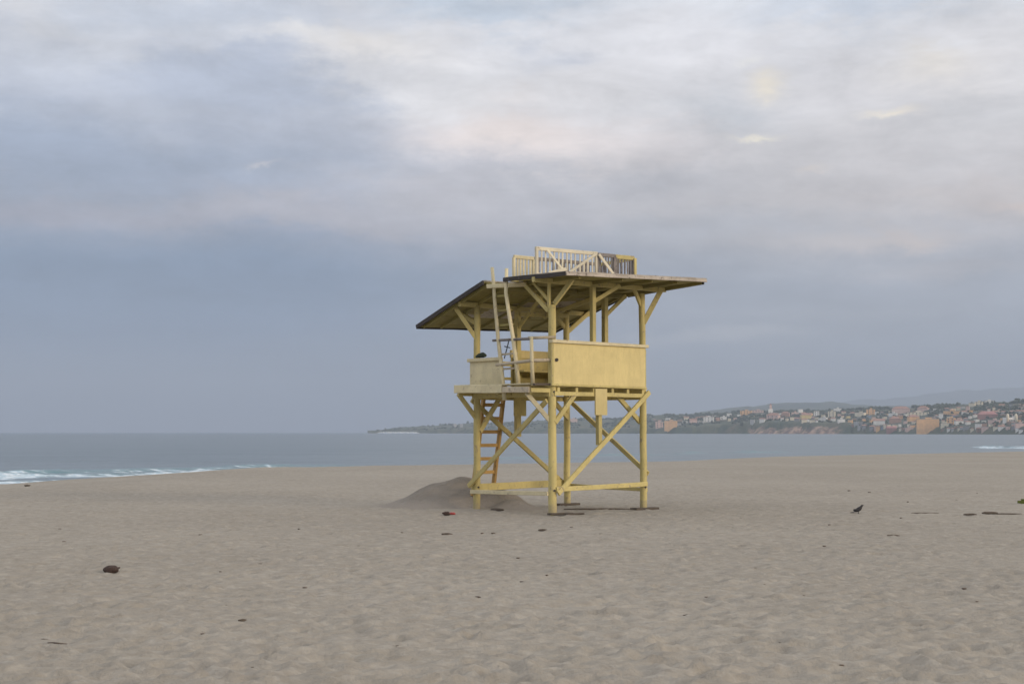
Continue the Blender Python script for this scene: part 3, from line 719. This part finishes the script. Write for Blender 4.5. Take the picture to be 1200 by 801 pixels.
# ------------------------------------------------------------------ beach litter, bird
def at(px, py):
    """where the sight line of a spot on the sand meets the ground"""
    x = (px - 600) / F; z = (400.5 - py) / F
    d = Vector((x, math.cos(PITCH) - z * math.sin(PITCH), math.sin(PITCH) + z * math.cos(PITCH)))
    k = -H / d.z
    for _ in range(12):
        g = float(sand_h(np.array(d.x * k), np.array(d.y * k))); k = (g - H) / d.z
    return Vector((d.x * k, d.y * k, g))
def lump(mb, c, r, sc=(1, 1, .6), seed=0, nz=.25, rings=9, seg=14):
    rr = random.Random(seed); ph = [rr.uniform(0, 6.28) for _ in range(6)]
    V = [(c[0], c[1], c[2] - r * sc[2])]
    for i in range(1, rings):
        th = math.pi * i / rings
        for k in range(seg):
            a = 2 * math.pi * k / seg
            q = 1 + nz * (math.sin(2 * a + ph[0]) * math.sin(th) + .5 * math.sin(3 * a + 4 * th + ph[1]) + .35 * math.sin(5 * a - 3 * th + ph[2]))* .6
            V.append((c[0] + r * sc[0] * q * math.sin(th) * math.cos(a), c[1] + r * sc[1] * q * math.sin(th) * math.sin(a), c[2] - r * sc[2] * math.cos(th) * q))
    V.append((c[0], c[1], c[2] + r * sc[2])); Fc = []
    for k in range(seg): Fc.append((0, 1 + (k + 1) % seg, 1 + k))
    for i in range(rings - 2):
        for k in range(seg): a = 1 + i * seg; Fc.append((a + k, a + (k + 1) % seg, a + seg + (k + 1) % seg, a + seg + k))
    a = 1 + (rings - 2) * seg
    for k in range(seg): Fc.append((a + k, a + (k + 1) % seg, a + seg))
    mb.add(V, Fc, True)
husk_m = flat_mat('wet_husk', (.045, .026, .02), .8, .5, 60)
q = at(130, 671); r_ = empty('coconut_husk', q, .1); tag(r_, 'dark brown oval coconut husk lying on the open sand at left', 'coconut husk')
mb = MB(); lump(mb, (0, 0, .038), .076, (1.08, .8, .68), 3, .16, 14, 22); mb.build('husk', husk_m, r_)
mb = MB(); lump(mb, (-.07, .26, .03), .026, (1, 1, .6), 4); lump(mb, (.0, .29, .03), .030, (1.2, .8, .6), 5); mb.tube([(-.03, .24, .03), (.05, .30, .035)], .009, 6); mb.build('shreds', husk_m, r_)

# bird
feather = flat_mat('black_plumage', (.012, .011, .014), .55, .4, 70); beak_m = flat_mat('dark_beak', (.03, .028, .025), .5)
q = at(1006, 601.5); bird = empty('bird', q, R(0)); tag(bird, 'small black bird standing on the sand with its tail to the left', 'bird')
spine = [(-.165, 0, .022, .004, .020), (-.12, 0, .030, .007, .022), (-.075, 0, .045, .015, .026), (-.04, 0, .063, .030, .034), (0, 0, .085, .040, .043), (.032, 0, .108, .038, .040),
         (.055, 0, .132, .026, .028), (.066, 0, .150, .021, .023), (.078, 0, .166, .021, .022), (.090, 0, .170, .013, .014), (.097, 0, .169, .006, .006)]
mb = MB(); n = 16; V = []; Fc = []
for i, (x, y, z, ry, rz_) in enumerate(spine):
    a = spine[max(i - 1, 0)]; b = spine[min(i + 1, len(spine) - 1)]; d = Vector((b[0] - a[0], 0, b[2] - a[2])).normalized(); up = Vector((-d.z, 0, d.x))
    rw, rh = (rz_, ry) if i < 3 else (ry, rz_)
    V += [Vector((x, 0, z)) + Vector((0, 1, 0)) * rw * math.cos(2 * math.pi * k / n) + up * rh * math.sin(2 * math.pi * k / n) for k in range(n)]
for i in range(len(spine) - 1):
    for k in range(n): Fc.append((i*n+k, i*n+(k+1) % n, (i+1)*n+(k+1) % n, (i+1)*n+k))
mb.add(V, Fc, True); mb.f += [tuple(range(n)), tuple(len(V) - n + k for k in range(n))]; mb.sm += [False] * 2
for s in (-1, 1):
    mb.tube([(.0, s * .014, .062), (.006, s * .016, .032), (-.004, s * .016, .003)], [.009, .0035, .003], 7)
    for a in (-.5, 0, .5): mb.tube([(-.004, s * .016, .003), (-.004 + .028 * math.cos(a), s * .016 + .028 * math.sin(a), .002)], [.0028, .0018], 5)
    mb.tube([(-.004, s * .016, .003), (-.022, s * .016, .002)], [.0025, .0018], 5)
bb = mb.build('body', feather, bird)
MB().tube([(.094, 0, .170), (.110, 0, .168), (.124, 0, .163)], [.0065, .0045, .001], 8).build('beak', beak_m, bird)
for s in (-1, 1):
    lm = MB(); V = []
    lump(lm, (-.028, s * .036, .074), .062, (1.15, .14, .36), 9, .08); w_ = lm.build('wing', feather, bird); 
    lm = MB(); lump(lm, (.080, s * .0195, .170), .0035, (1, .6, 1), 2, 0, 6, 8); lm.build('eye', beak_m, bird)

# red and black scraps at the foot of the heap
q = at(530, 603); r_ = empty('plastic_scrap', q, .2); tag(r_, 'crumpled red plastic scrap lying beside a black lump at the foot of the sand heap', 'litter')
mb = MB(); lump(mb, (0, 0, .025), .052, (1.1, .7, .5), 12, .5); mb.build('scrap', flat_mat('red_plastic', (.36, .05, .045), .5), r_)
q = at(523, 603); r_ = empty('charred_lump', q, .2); tag(r_, 'small black charred lump just left of the red plastic scrap', 'litter')
mb = MB(); lump(mb, (0, 0, .03), .055, (1.1, .7, .65), 13, .5); mb.build('lump', husk_m, r_)
q = at(1203, 590); r_ = empty('tarp', q, .3); tag(r_, 'olive green folded tarp on the sand, cut off by the right edge', 'tarp')
mb = MB(); mb.beam((-.10, 0, .035), (.55, .05, .04),   .36, .07, ch=.03, jit=.015); mb.beam((-.04, .02, .09), (.45, .05, .085), .24, .035, ch=.02, jit=.01)
mb.build('folds', flat_mat('olive_canvas', (.13, .15, .02), .8), r_)
wood_m = flat_mat('driftwood_dark', (.10, .08, .063), .9, .4, 40)
def stick(px, py, ln, th, ang, label, name='driftwood', cat='driftwood', mat=wood_m, group=None, bend=.12, twigs=1):
    q = at(px, py); q.z += .004; r = empty(name, q, ang); tag(r, label, cat, group)
    mb = MB(); rr = random.Random(int(px * 7 + py))
    pts = [(ln * (i / 5 - .5), rr.uniform(-1, 1) * bend * ln * .3, th * .6 + rr.uniform(0, .3) * th) for i in range(6)]
    mb.tube(pts, [th * k for k in (.55, .9, 1, .95, .75, .35)], 8)
    for _ in range(twigs):
        k = rr.randint(1, 4); mb.tube([pts[k], (pts[k][0] + ln * .16, pts[k][1] + rr.choice((-1, 1)) * ln * .16, th * 1.2)], [th * .5, th * .25], 6)
    mb.build('stick', mat, r); return r
stick(490, 592, .62, .045, .2, 'dark piece of driftwood on the near flank of the sand heap', bend=.2)
stick(583, 598.5, .34, .035, -.6, 'short dark board end under the tower, right of the left leg')
stick(524, 627, .18, .022, .1, 'dark driftwood chunk on the sand below the red scrap')
stick(636, 622, .15, .02, 0, 'small dark chunk on the sand below the front leg of the tower')
stick(702, 597, 1.5, .018, .05, 'long thin dark pole lying between the two right-hand legs of the tower', twigs=0, bend=.03)
stick(67, 755, .17, .009, -.35, 'dark forked twig near the bottom left corner', name='twig', cat='twig')
stick(52, 751, .06, .010, .1, 'stub of twig just left of the forked twig at bottom left', name='twig', cat='twig', twigs=0)
stick(284, 728, .08, .012, .7, 'dark crooked twig on the foreground sand, lower left of centre', name='twig', cat='twig')
stick(266, 711, .04, .011, .2, 'dark nub of wood above and left of the crooked foreground twig', name='twig', cat='twig', twigs=0)
stick(809, 722, .13, .009, .05, 'flat dark twig on the foreground sand right of centre', name='twig', cat='twig', twigs=0)
stick(1047, 628, .20, .013, .1, 'short dark stick on the sand below and right of the black bird', name='twig', cat='twig', twigs=0)
stick(665, 735, .05, .012, .3, 'dark nub of wood on the foreground sand below the tower', name='twig', cat='twig', twigs=0)
stick(1137, 603.5, .26, .02, .0, 'thicker dark piece left of centre in the wrack line at right', name='wrack', cat='seaweed', group='wrack line at the right')
stick(1160, 602, .32, .026, .1, 'thickest dark clump in the wrack line at right', name='wrack', cat='seaweed', group='wrack line at the right')
stick(1180, 602.5, .60, .014, .02, 'thin dark strand at the right end of the wrack line', name='wrack', cat='seaweed', group='wrack line at the right', twigs=0, bend=.04)
stick(1084, 601.5, .55, .012, .0, 'thin dark strand at the left end of the wrack line', name='wrack', cat='seaweed', group='wrack line at the right', twigs=0, bend=.04)
stick(62, 562.5, .22, .045, 0, 'dark rock-sized lump near the waterline at left', name='beach_lump', cat='debris', twigs=0)
stick(32, 569.5, .22, .035, 0, 'lower of two dark lumps near the waterline at far left', name='beach_lump', cat='debris', twigs=0)
# specks: nothing tells these apart
specks = [(75, 635), (60, 657), (235, 627), (188, 644), (258, 670), (305, 661), (357, 689), (138, 718), (237, 743), (45, 774), (295, 783), (319, 770), (14, 738), (58, 762), (466, 757), (486, 757), (467, 782),
          (544, 762), (471, 624), (565, 625), (578, 625), (604, 630), (670, 618), (704, 626), (607, 654), (641, 674), (612, 682), (787, 645), (868, 607), (966, 640), (886, 666), (896, 685), (980, 737), (1007, 749),
          (972, 615), (1056, 607), (1064, 588), (1019, 577), (995, 575), (1121, 586), (1145, 578), (828, 700), (914, 754), (942, 698), (986, 780), (1090, 655), (1130, 690), (420, 640), (350, 620), (1145, 705), (70, 620), (710, 760), (560, 700)]
speck_m = flat_mat('dry_husk_scrap', (.11, .085, .066), .9, .4, 60)
for i, (px, py) in enumerate(specks):
    r = random.Random(i)
    if i < 3:
        mb = MB(); lump(mb, (0, 0, .006), .020, (1.5, .8, .5), 30 + i, .6, 6, 9)
        if i: mb.tube([(-.03, .0, .006), (.0, .012, .012), (.035, .004, .005)], [.003, .005, .002], 6)
        o = mb.build('sand_speck', speck_m); protos = (protos if i else []) + [o]
    else:
        o = protos[i % 3].copy(); C.objects.link(o)
    q = at(px, py); d = q.y; k = r.uniform(.4, .8) * (1 + .035 * max(0, d - 13))
    q.z += .003; o.location = q; o.scale = (k, k, k); o.rotation_euler = (0, 0, r.uniform(-.6, .6))
    tag(o, 'tiny dark scrap of wood or husk scattered on the sand', 'debris', 'dark scraps scattered over the sand')

# ------------------------------------------------------------------ town on the headland
wallm = {}
def wall_mat(k, c):
    if k not in wallm: wallm[k] = flat_mat('wall_' + k, c, .85, .10, .25)
    return wallm[k]
COL = {'white': (.82, .80, .76), 'cream': (.74, .66, .50), 'pale grey': (.42, .42, .42), 'orange': (.78, .47, .22), 'pink': (.66, .47, .41), 'terracotta': (.40, .24, .17),
       'brown': (.28, .19, .13), 'yellow': (.62, .50, .22), 'grey': (.27, .27, .28), 'red': (.36, .19, .16), 'blue-grey': (.24, .29, .36)}
glass_m = flat_mat('window_glass', (.035, .04, .05), .25, .2, 2); tile_m = flat_mat('roof_tile', (.34, .19, .14), .9, .2, .5); conc_m = flat_mat('roof_concrete', (.40, .38, .35), .9, .15, .5)
red_m = flat_mat('red_roof', (.38, .18, .16), .8, .2, .4)
slope_s = np.linspace(0.02, 1.0, 120)
def hill_at(px, py):
    """point of the slope that shows at (px, py)"""
    x, y, z = land_pos(np.full(120, float(px)), slope_s); yy = 506 - (z - H) / y * F
    k = int(np.argmin(np.abs(yy - py) + (slope_s * .01))); return Vector((x[k], y[k], z[k]))
def house(px, py, wpx, hpx, colour, roof='flat', windows=False, depth=None, storeys=None, name='house', turn=0., roofmat=None):
    q = hill_at(px, py); mpp = q.y / F; w_ = wpx * mpp; h = hpx * mpp; d = depth or min(max(w_ * .8, 7), 16)
    q.y += d * .5
    r = empty(name, q, math.atan2(-q.x, q.y) * 1.0 + turn)
    wm = wall_mat(colour, COL[colour])
    MB().box((-w_/2, -d/2, -6), (w_/2, d/2, h)).build('wall', wm, r)
    if roof == 'flat':
        mb = MB(); t_ = .25
        mb.box((-w_/2 - t_, -d/2 - t_, h + .003), (w_/2 + t_, d/2 + t_, h + .35)); mb.build('roof', conc_m if not roofmat else roofmat, r)
        if w_ > 9: MB().box((-w_*.1, -1.5, h + .353), (w_*.18, 2, h + 2.2)).build('roof_hut', wm, r)
    else:
        o_ = .5; rh = min(d, w_) * .26
        V = [(-w_/2-o_, -d/2-o_, h), (w_/2+o_, -d/2-o_, h), (w_/2+o_, d/2+o_, h), (-w_/2-o_, d/2+o_, h), (-w_/2 + (d*.35 if roof == 'hip' else -o_), 0, h + rh), (w_/2 - (d*.35 if roof == 'hip' else -o_), 0, h + rh)]
        MB().add(V, [(0, 1, 5, 4), (2, 3, 4, 5), (1, 2, 5), (3, 0, 4), (3, 2, 1, 0)]).build('roof', roofmat or tile_m, r)
    if windows:
        st_ = storeys or max(1, round(h / 3.1)); nwin = max(2, int(w_ / 5)); fh = h / st_
        for a in range(st_):
            for b in range(nwin):
                xx = -w_/2 + (b + .5) * w_ / nwin; ww = min(.7, w_ / nwin * .2)
                MB().box((xx - ww, -d/2 - .06, a * fh + fh * .25), (xx + ww, -d/2 + .05, a * fh + fh * .78)).build('window', glass_m, r)
    return r
# (x, y of base, width, height, colour, roof, windows, own label or None)
T = [
 (772.5, 501.5, 8.5, 7, 'pink', 'flat', 1, 'pinkish block left of the orange block at the near end of the town'),
 (786.5, 502, 14.5, 9.5, 'orange', 'flat', 0, 'bright orange square block low on the slope right of the tower'),
 (831, 494.5, 12, 6, 'white', 'flat', 1, 'white flat-roofed villa standing alone above the shore, right of the orange block'),
 (812.5, 497, 8, 5, 'pink', 'gable', 0, None), (848, 491.5, 7, 3.5, 'white', 'flat', 0, None), (854.5, 487.5, 5, 3.5, 'white', 'flat', 0, None),
 (875, 486, 13, 5, 'orange', 'flat', 1, 'long orange building on the skyline left of the spire'),
 (888.5, 485, 13, 4.5, 'pink', 'flat', 1, 'long pink building on the skyline beside the long orange one'),
 (907, 492, 14, 5.5, 'pink', 'hip', 1, None), (882, 495.5, 5, 4, 'pale grey', 'flat', 0, None), (893.5, 495, 6, 4, 'white', 'gable', 0, None),
 (921, 488, 9, 4, 'terracotta', 'hip', 0, None), (932, 487, 8, 4, 'pink', 'flat', 0, None), (938, 483.5, 5, 4, 'white', 'flat', 0, None), (945, 491, 12, 5, 'yellow', 'hip', 0, None),
 (957, 487.5, 6, 6, 'white', 'flat', 1, None), (966, 493, 7, 4, 'white', 'flat', 0, None), (975, 489, 8, 7, 'cream', 'flat', 1, None), (982, 482.5, 9, 4, 'white', 'flat', 0, None),
 (986, 495, 8, 4, 'white', 'flat', 0, None), (994, 491.5, 4, 4, 'yellow', 'flat', 0, None), (1009, 488, 11, 4.5, 'cream', 'flat', 0, None), (1021, 486, 10, 6.5, 'orange', 'flat', 1, None),
 (1031, 497.5, 13, 4.5, 'white', 'gable', 0, None), (1045, 506, 11, 5, 'red', 'gable', 0, None), (1050, 495.5, 13, 5, 'terracotta', 'hip', 0, None), (1047, 488, 9, 4, 'white', 'flat', 0, None),
 (1057, 484.5, 20, 5.5, 'pink', 'hip', 0, 'wide pink hip-roofed hall just under the skyline'), (1077, 488, 24, 5, 'cream', 'flat', 1, 'long cream building behind the big orange waterfront block'),
 (1083, 483, 12, 5, 'pink', 'hip', 0, None), (1071, 493, 12, 4.5, 'orange', 'hip', 0, None),
 (1088.5, 507.5, 25, 15.5, 'orange', 'flat', 0, 'biggest block of the town, plain orange, on the waterfront'),
 (1103, 491, 5, 6, 'white', 'flat', 0, None), (1115, 497.5, 9, 8, 'orange', 'flat', 1, None), (1124, 497, 9, 4, 'white', 'gable', 0, None), (1117, 485.5, 18, 4, 'orange', 'flat', 0, None), (1108, 500, 9, 4, 'cream', 'flat', 0, None),
 (1140, 476.5, 7, 4, 'cream', 'flat', 0, None), (1148, 475, 9, 4.5, 'cream', 'flat', 1, None), (1160, 472.5, 9, 3, 'white', 'flat', 0, None),
 (1159, 489.5, 22, 4.5, 'red', 'hip', 0, 'long building with a dark red roof near the right edge'), (1166, 496, 12, 4, 'pink', 'flat', 0, None),
 (1196, 500.5, 11, 4.5, 'pink', 'flat', 0, None), (1147, 500.5, 7, 4, 'white', 'flat', 0, None), (1174, 503.5, 7, 3.5, 'white', 'gable', 0, None), (1155, 503.5, 8, 3, 'pink', 'flat', 0, None),
 (1066, 505, 9, 4, 'pink', 'flat', 0, None), (1133, 503, 7, 4, 'grey', 'flat', 0, None), (1004, 498, 5, 4, 'pale grey', 'flat', 0, None),
 (672, 495, 9, 4.5, 'pink', 'flat', 0, 'pinkish building on the far shore seen through the tower legs'), (541, 500.5, 3, 4, 'pale grey', 'flat', 0, None), (533, 501, 3, 4.5, 'pale grey', 'flat', 0, None),
]
rows = []
used = [(a[0], a[1], a[2], a[3]) for a in T]
for a in T: rows.append(dict(px=a[0], py=a[1], w=a[2], h=a[3], c=a[4], r=a[5], win=bool(a[6]), lab=a[7]))
rr = random.Random(11); tries = 0
while len(rows) < 262 and tries < 30000:
    tries += 1
    px = 765 + (1235 - 765) * rr.random() ** .72; top = np.interp(px, [a for a, b in SK], [b for a, b in SK])
    lo = np.interp(px, [765, 860, 990, 1010, 1235], [502, 493, 496, 505, 506.5]); py = rr.uniform(top + 4, lo)
    w_ = rr.uniform(2.6, 5.8) * (1.25 if rr.random() < .2 else 1); h = rr.uniform(2.3, 3.6)
    if any(abs(px - u[0]) < (w_ + u[2]) * .50 and abs(py - u[1]) < 3.2 for u in used): continue
    if any(u[1] > py and u[1] - u[3] < py - 1.5 and abs(px - u[0]) < u[2] * .5 for u in used if u[2] > 10): continue
    used.append((px, py, w_, h))
    rows.append(dict(px=px, py=py, w=w_, h=h, c=rr.choices(['white', 'cream', 'pale grey', 'pink', 'terracotta', 'brown', 'grey', 'orange', 'blue-grey'], [5, 5, 4, 2.5, 2.2, 4, 3, 1.4, 1])[0],
                     r=rr.choices(['flat', 'gable', 'hip'], [6, 2, 2])[0], win=False, lab=None))
# labels: by colour, roof and band of the hillside, then by order from the nearest landmark
LM = [(786.5, 'the bright orange square block'), (831, 'the lone white villa'), (875, 'the long orange skyline building'), (903, 'the spire'), (957, 'the tall white house'), (1021, 'the tall orange house'), (1057, 'the pink hall'), (1088.5, 'the big orange waterfront block'),
      (1159, 'the long red-roofed building'), (1183, 'the white twin-towered building')]
ORD_ = 'thirteenth fourteenth fifteenth sixteenth seventeenth eighteenth nineteenth twentieth'.split()
ORD = ['first', 'second', 'third', 'fourth', 'fifth', 'sixth', 'seventh', 'eighth', 'ninth', 'tenth', 'eleventh', 'twelfth'] + ORD_
for d in rows:
    top = np.interp(d['px'], [a for a, b in SK], [b for a, b in SK]); f = (506 - d['py']) / max(1, 506 - top)
    d['band'] = 'low by the shore' if f < .22 else 'on the lower slope' if f < .45 else 'on the middle slope' if f < .68 else 'high on the slope'
    lm = [l for l in LM if l[0] < d['px'] - .5]; d['lm'] = lm[-1] if lm else None
for d in sorted(rows, key=lambda a: a['px']):
    if abs(d['px'] - 957) < .1: d['lab'] = 'tall white flat-roofed house on the middle of the headland slope'
    if abs(d['px'] - 1021) < .1: d['lab'] = 'tall orange flat-roofed house high on the slope left of the pink hall'
    if d['lab'] is None:
        if d['lm'] is None:
            sib = [e for e in sorted(rows, key=lambda a: a['px']) if e['lm'] is None and e['lab'] is None]
            d['lab2'] = f"{d['c']} building on the far left of the town, {ORD[sib.index(d)]} from the left"
        else:
            sib = [e for e in sorted(rows, key=lambda a: a['px']) if e['lm'] == d['lm'] and e['band'] == d['band'] and e['lab'] is None]
            d['lab2'] = f"{d['c']} {d['r']}-roofed house {d['band']}, {ORD[min(sib.index(d), 19)]} right of {d['lm'][1]}"
for d in rows:
    r = house(d['px'], d['py'], d['w'], d['h'], d['c'], d['r'], d['win'], turn=rr.uniform(-.35, .35) if d['lab'] is None else rr.uniform(-.08, .08),
              name='building' if d['w'] > 11 else 'house', roofmat=red_m if 'red roof' in (d['lab'] or '') or d['c'] == 'red' else None)
    tag(r, d['lab'] or d['lab2'], 'building' if d['w'] > 11 else 'house', 'buildings of the hillside town')
# church-like spire on the skyline
q = hill_at(903, 485); r = empty('bell_tower', q, 0); tag(r, 'slim pale pink tower rising above the skyline right of the long pink building', 'tower')
MB().box((-4.2, -4, -6), (3.2, 4, 9)).build('base', wall_mat('white', COL['white']), r)
MB().box((-2, -2, 9.003), (1.6, 2, 16)).build('shaft', wall_mat('pink', COL['pink']), r)
MB().add([(-2.2, -2.2, 16.003), (1.8, -2.2, 16.003), (1.8, 2.2, 16.003), (-2.2, 2.2, 16.003), (-.2, 0, 19.5)], [(0, 1, 4), (1, 2, 4), (2, 3, 4), (3, 0, 4), (3, 2, 1, 0)]).build('spire', tile_m, r)
# white twin-towered building
q = hill_at(1183, 496); r = empty('twin_tower_building', q, .1); tag(r, 'white building with two round-topped towers near the right edge of the town', 'building')
mp = q.y / F
MB().box((-7 * mp, -5, -6), (7 * mp, 5, 7 * mp)).build('wall', wall_mat('white', COL['white']), r)
for xx in (-5.2, 5.0):
    MB().tube([(xx * mp, -5.2, -2), (xx * mp, -5.2, 9 * mp), (xx * mp, -5.2, 10.5 * mp), (xx * mp, -5.2, 11.4 * mp)], [1.7 * mp, 1.7 * mp, 1.2 * mp, .2 * mp], 14).build('turret', wall_mat('cream', COL['cream']), r)
for xx in (-2.4, 0, 2.4): MB().box((xx * mp - .7, -5.07, 2), (xx * mp + .7, -4.9, 4.4)).build('window', glass_m, r)
# the trees of the headland read as one wood: crowns of leaf clumps
leaf, lt, lp, ltc = new_mat('headland_foliage'); geo = lt.node('ShaderNodeNewGeometry')
lt.l.new(lt.ramp(lt.noise(geo.outputs['Position'], .07, 4, .7), [(.3, (.022, .036, .018)), (.5, (.045, .062, .028)), (.72, (.095, .10, .045))]), lp.inputs['Base Color']); lp.inputs['Roughness'].default_value = .95
mb_v = []; mb_f = []; ico = [(0, 0, 1), (.894, 0, .447), (.276, .851, .447), (-.724, .526, .447), (-.724, -.526, .447), (.276, -.851, .447), (.724, .526, -.447), (-.276, .851, -.447), (-.894, 0, -.447), (-.276, -.851, -.447), (.724, -.526, -.447), (0, 0, -1)]
icf = [(0,1,2),(0,2,3),(0,3,4),(0,4,5),(0,5,1),(1,6,2),(2,7,3),(3,8,4),(4,9,5),(5,10,1),(2,6,7),(3,7,8),(4,8,9),(5,9,10),(1,10,6),(11,7,6),(11,8,7),(11,9,8),(11,10,9),(11,6,10)]
for i in range(7500):
    px = 440 + 860 * rr.random() ** .8; s = rr.random() ** .8 * 1.06 + .05
    if px < 760 and rr.random() < .1: continue
    if vnoise(np.array(px / 14.), np.array(s * 5), 91) < -.25: continue
    x, y, z = land_pos(px, s); rad = rr.uniform(1.2, 3.3) * (1.25 if s > .9 else 1)
    for c in range(2):
        ox, oy, oz = rr.uniform(-1, 1) * rad * .8, rr.uniform(-1, 1) * rad * .5, rr.uniform(.2, .9) * rad; r1_ = rad * rr.uniform(.5, .95); k = len(mb_v)
        for v in ico: q_ = rr.uniform(.75, 1.25); mb_v.append((float(x) + ox + v[0] * r1_ * q_, float(y) + oy + v[1] * r1_ * q_, float(z) + oz + v[2] * r1_ * q_ * .85))
        mb_f += [(a + k, b_ + k, c_ + k) for a, b_, c_ in icf]
me = bpy.data.meshes.new('woodland'); me.from_pydata(mb_v, [], mb_f); me.materials.append(leaf); wo = bpy.data.objects.new('woodland', me); C.objects.link(wo); tag(wo, kind='stuff')
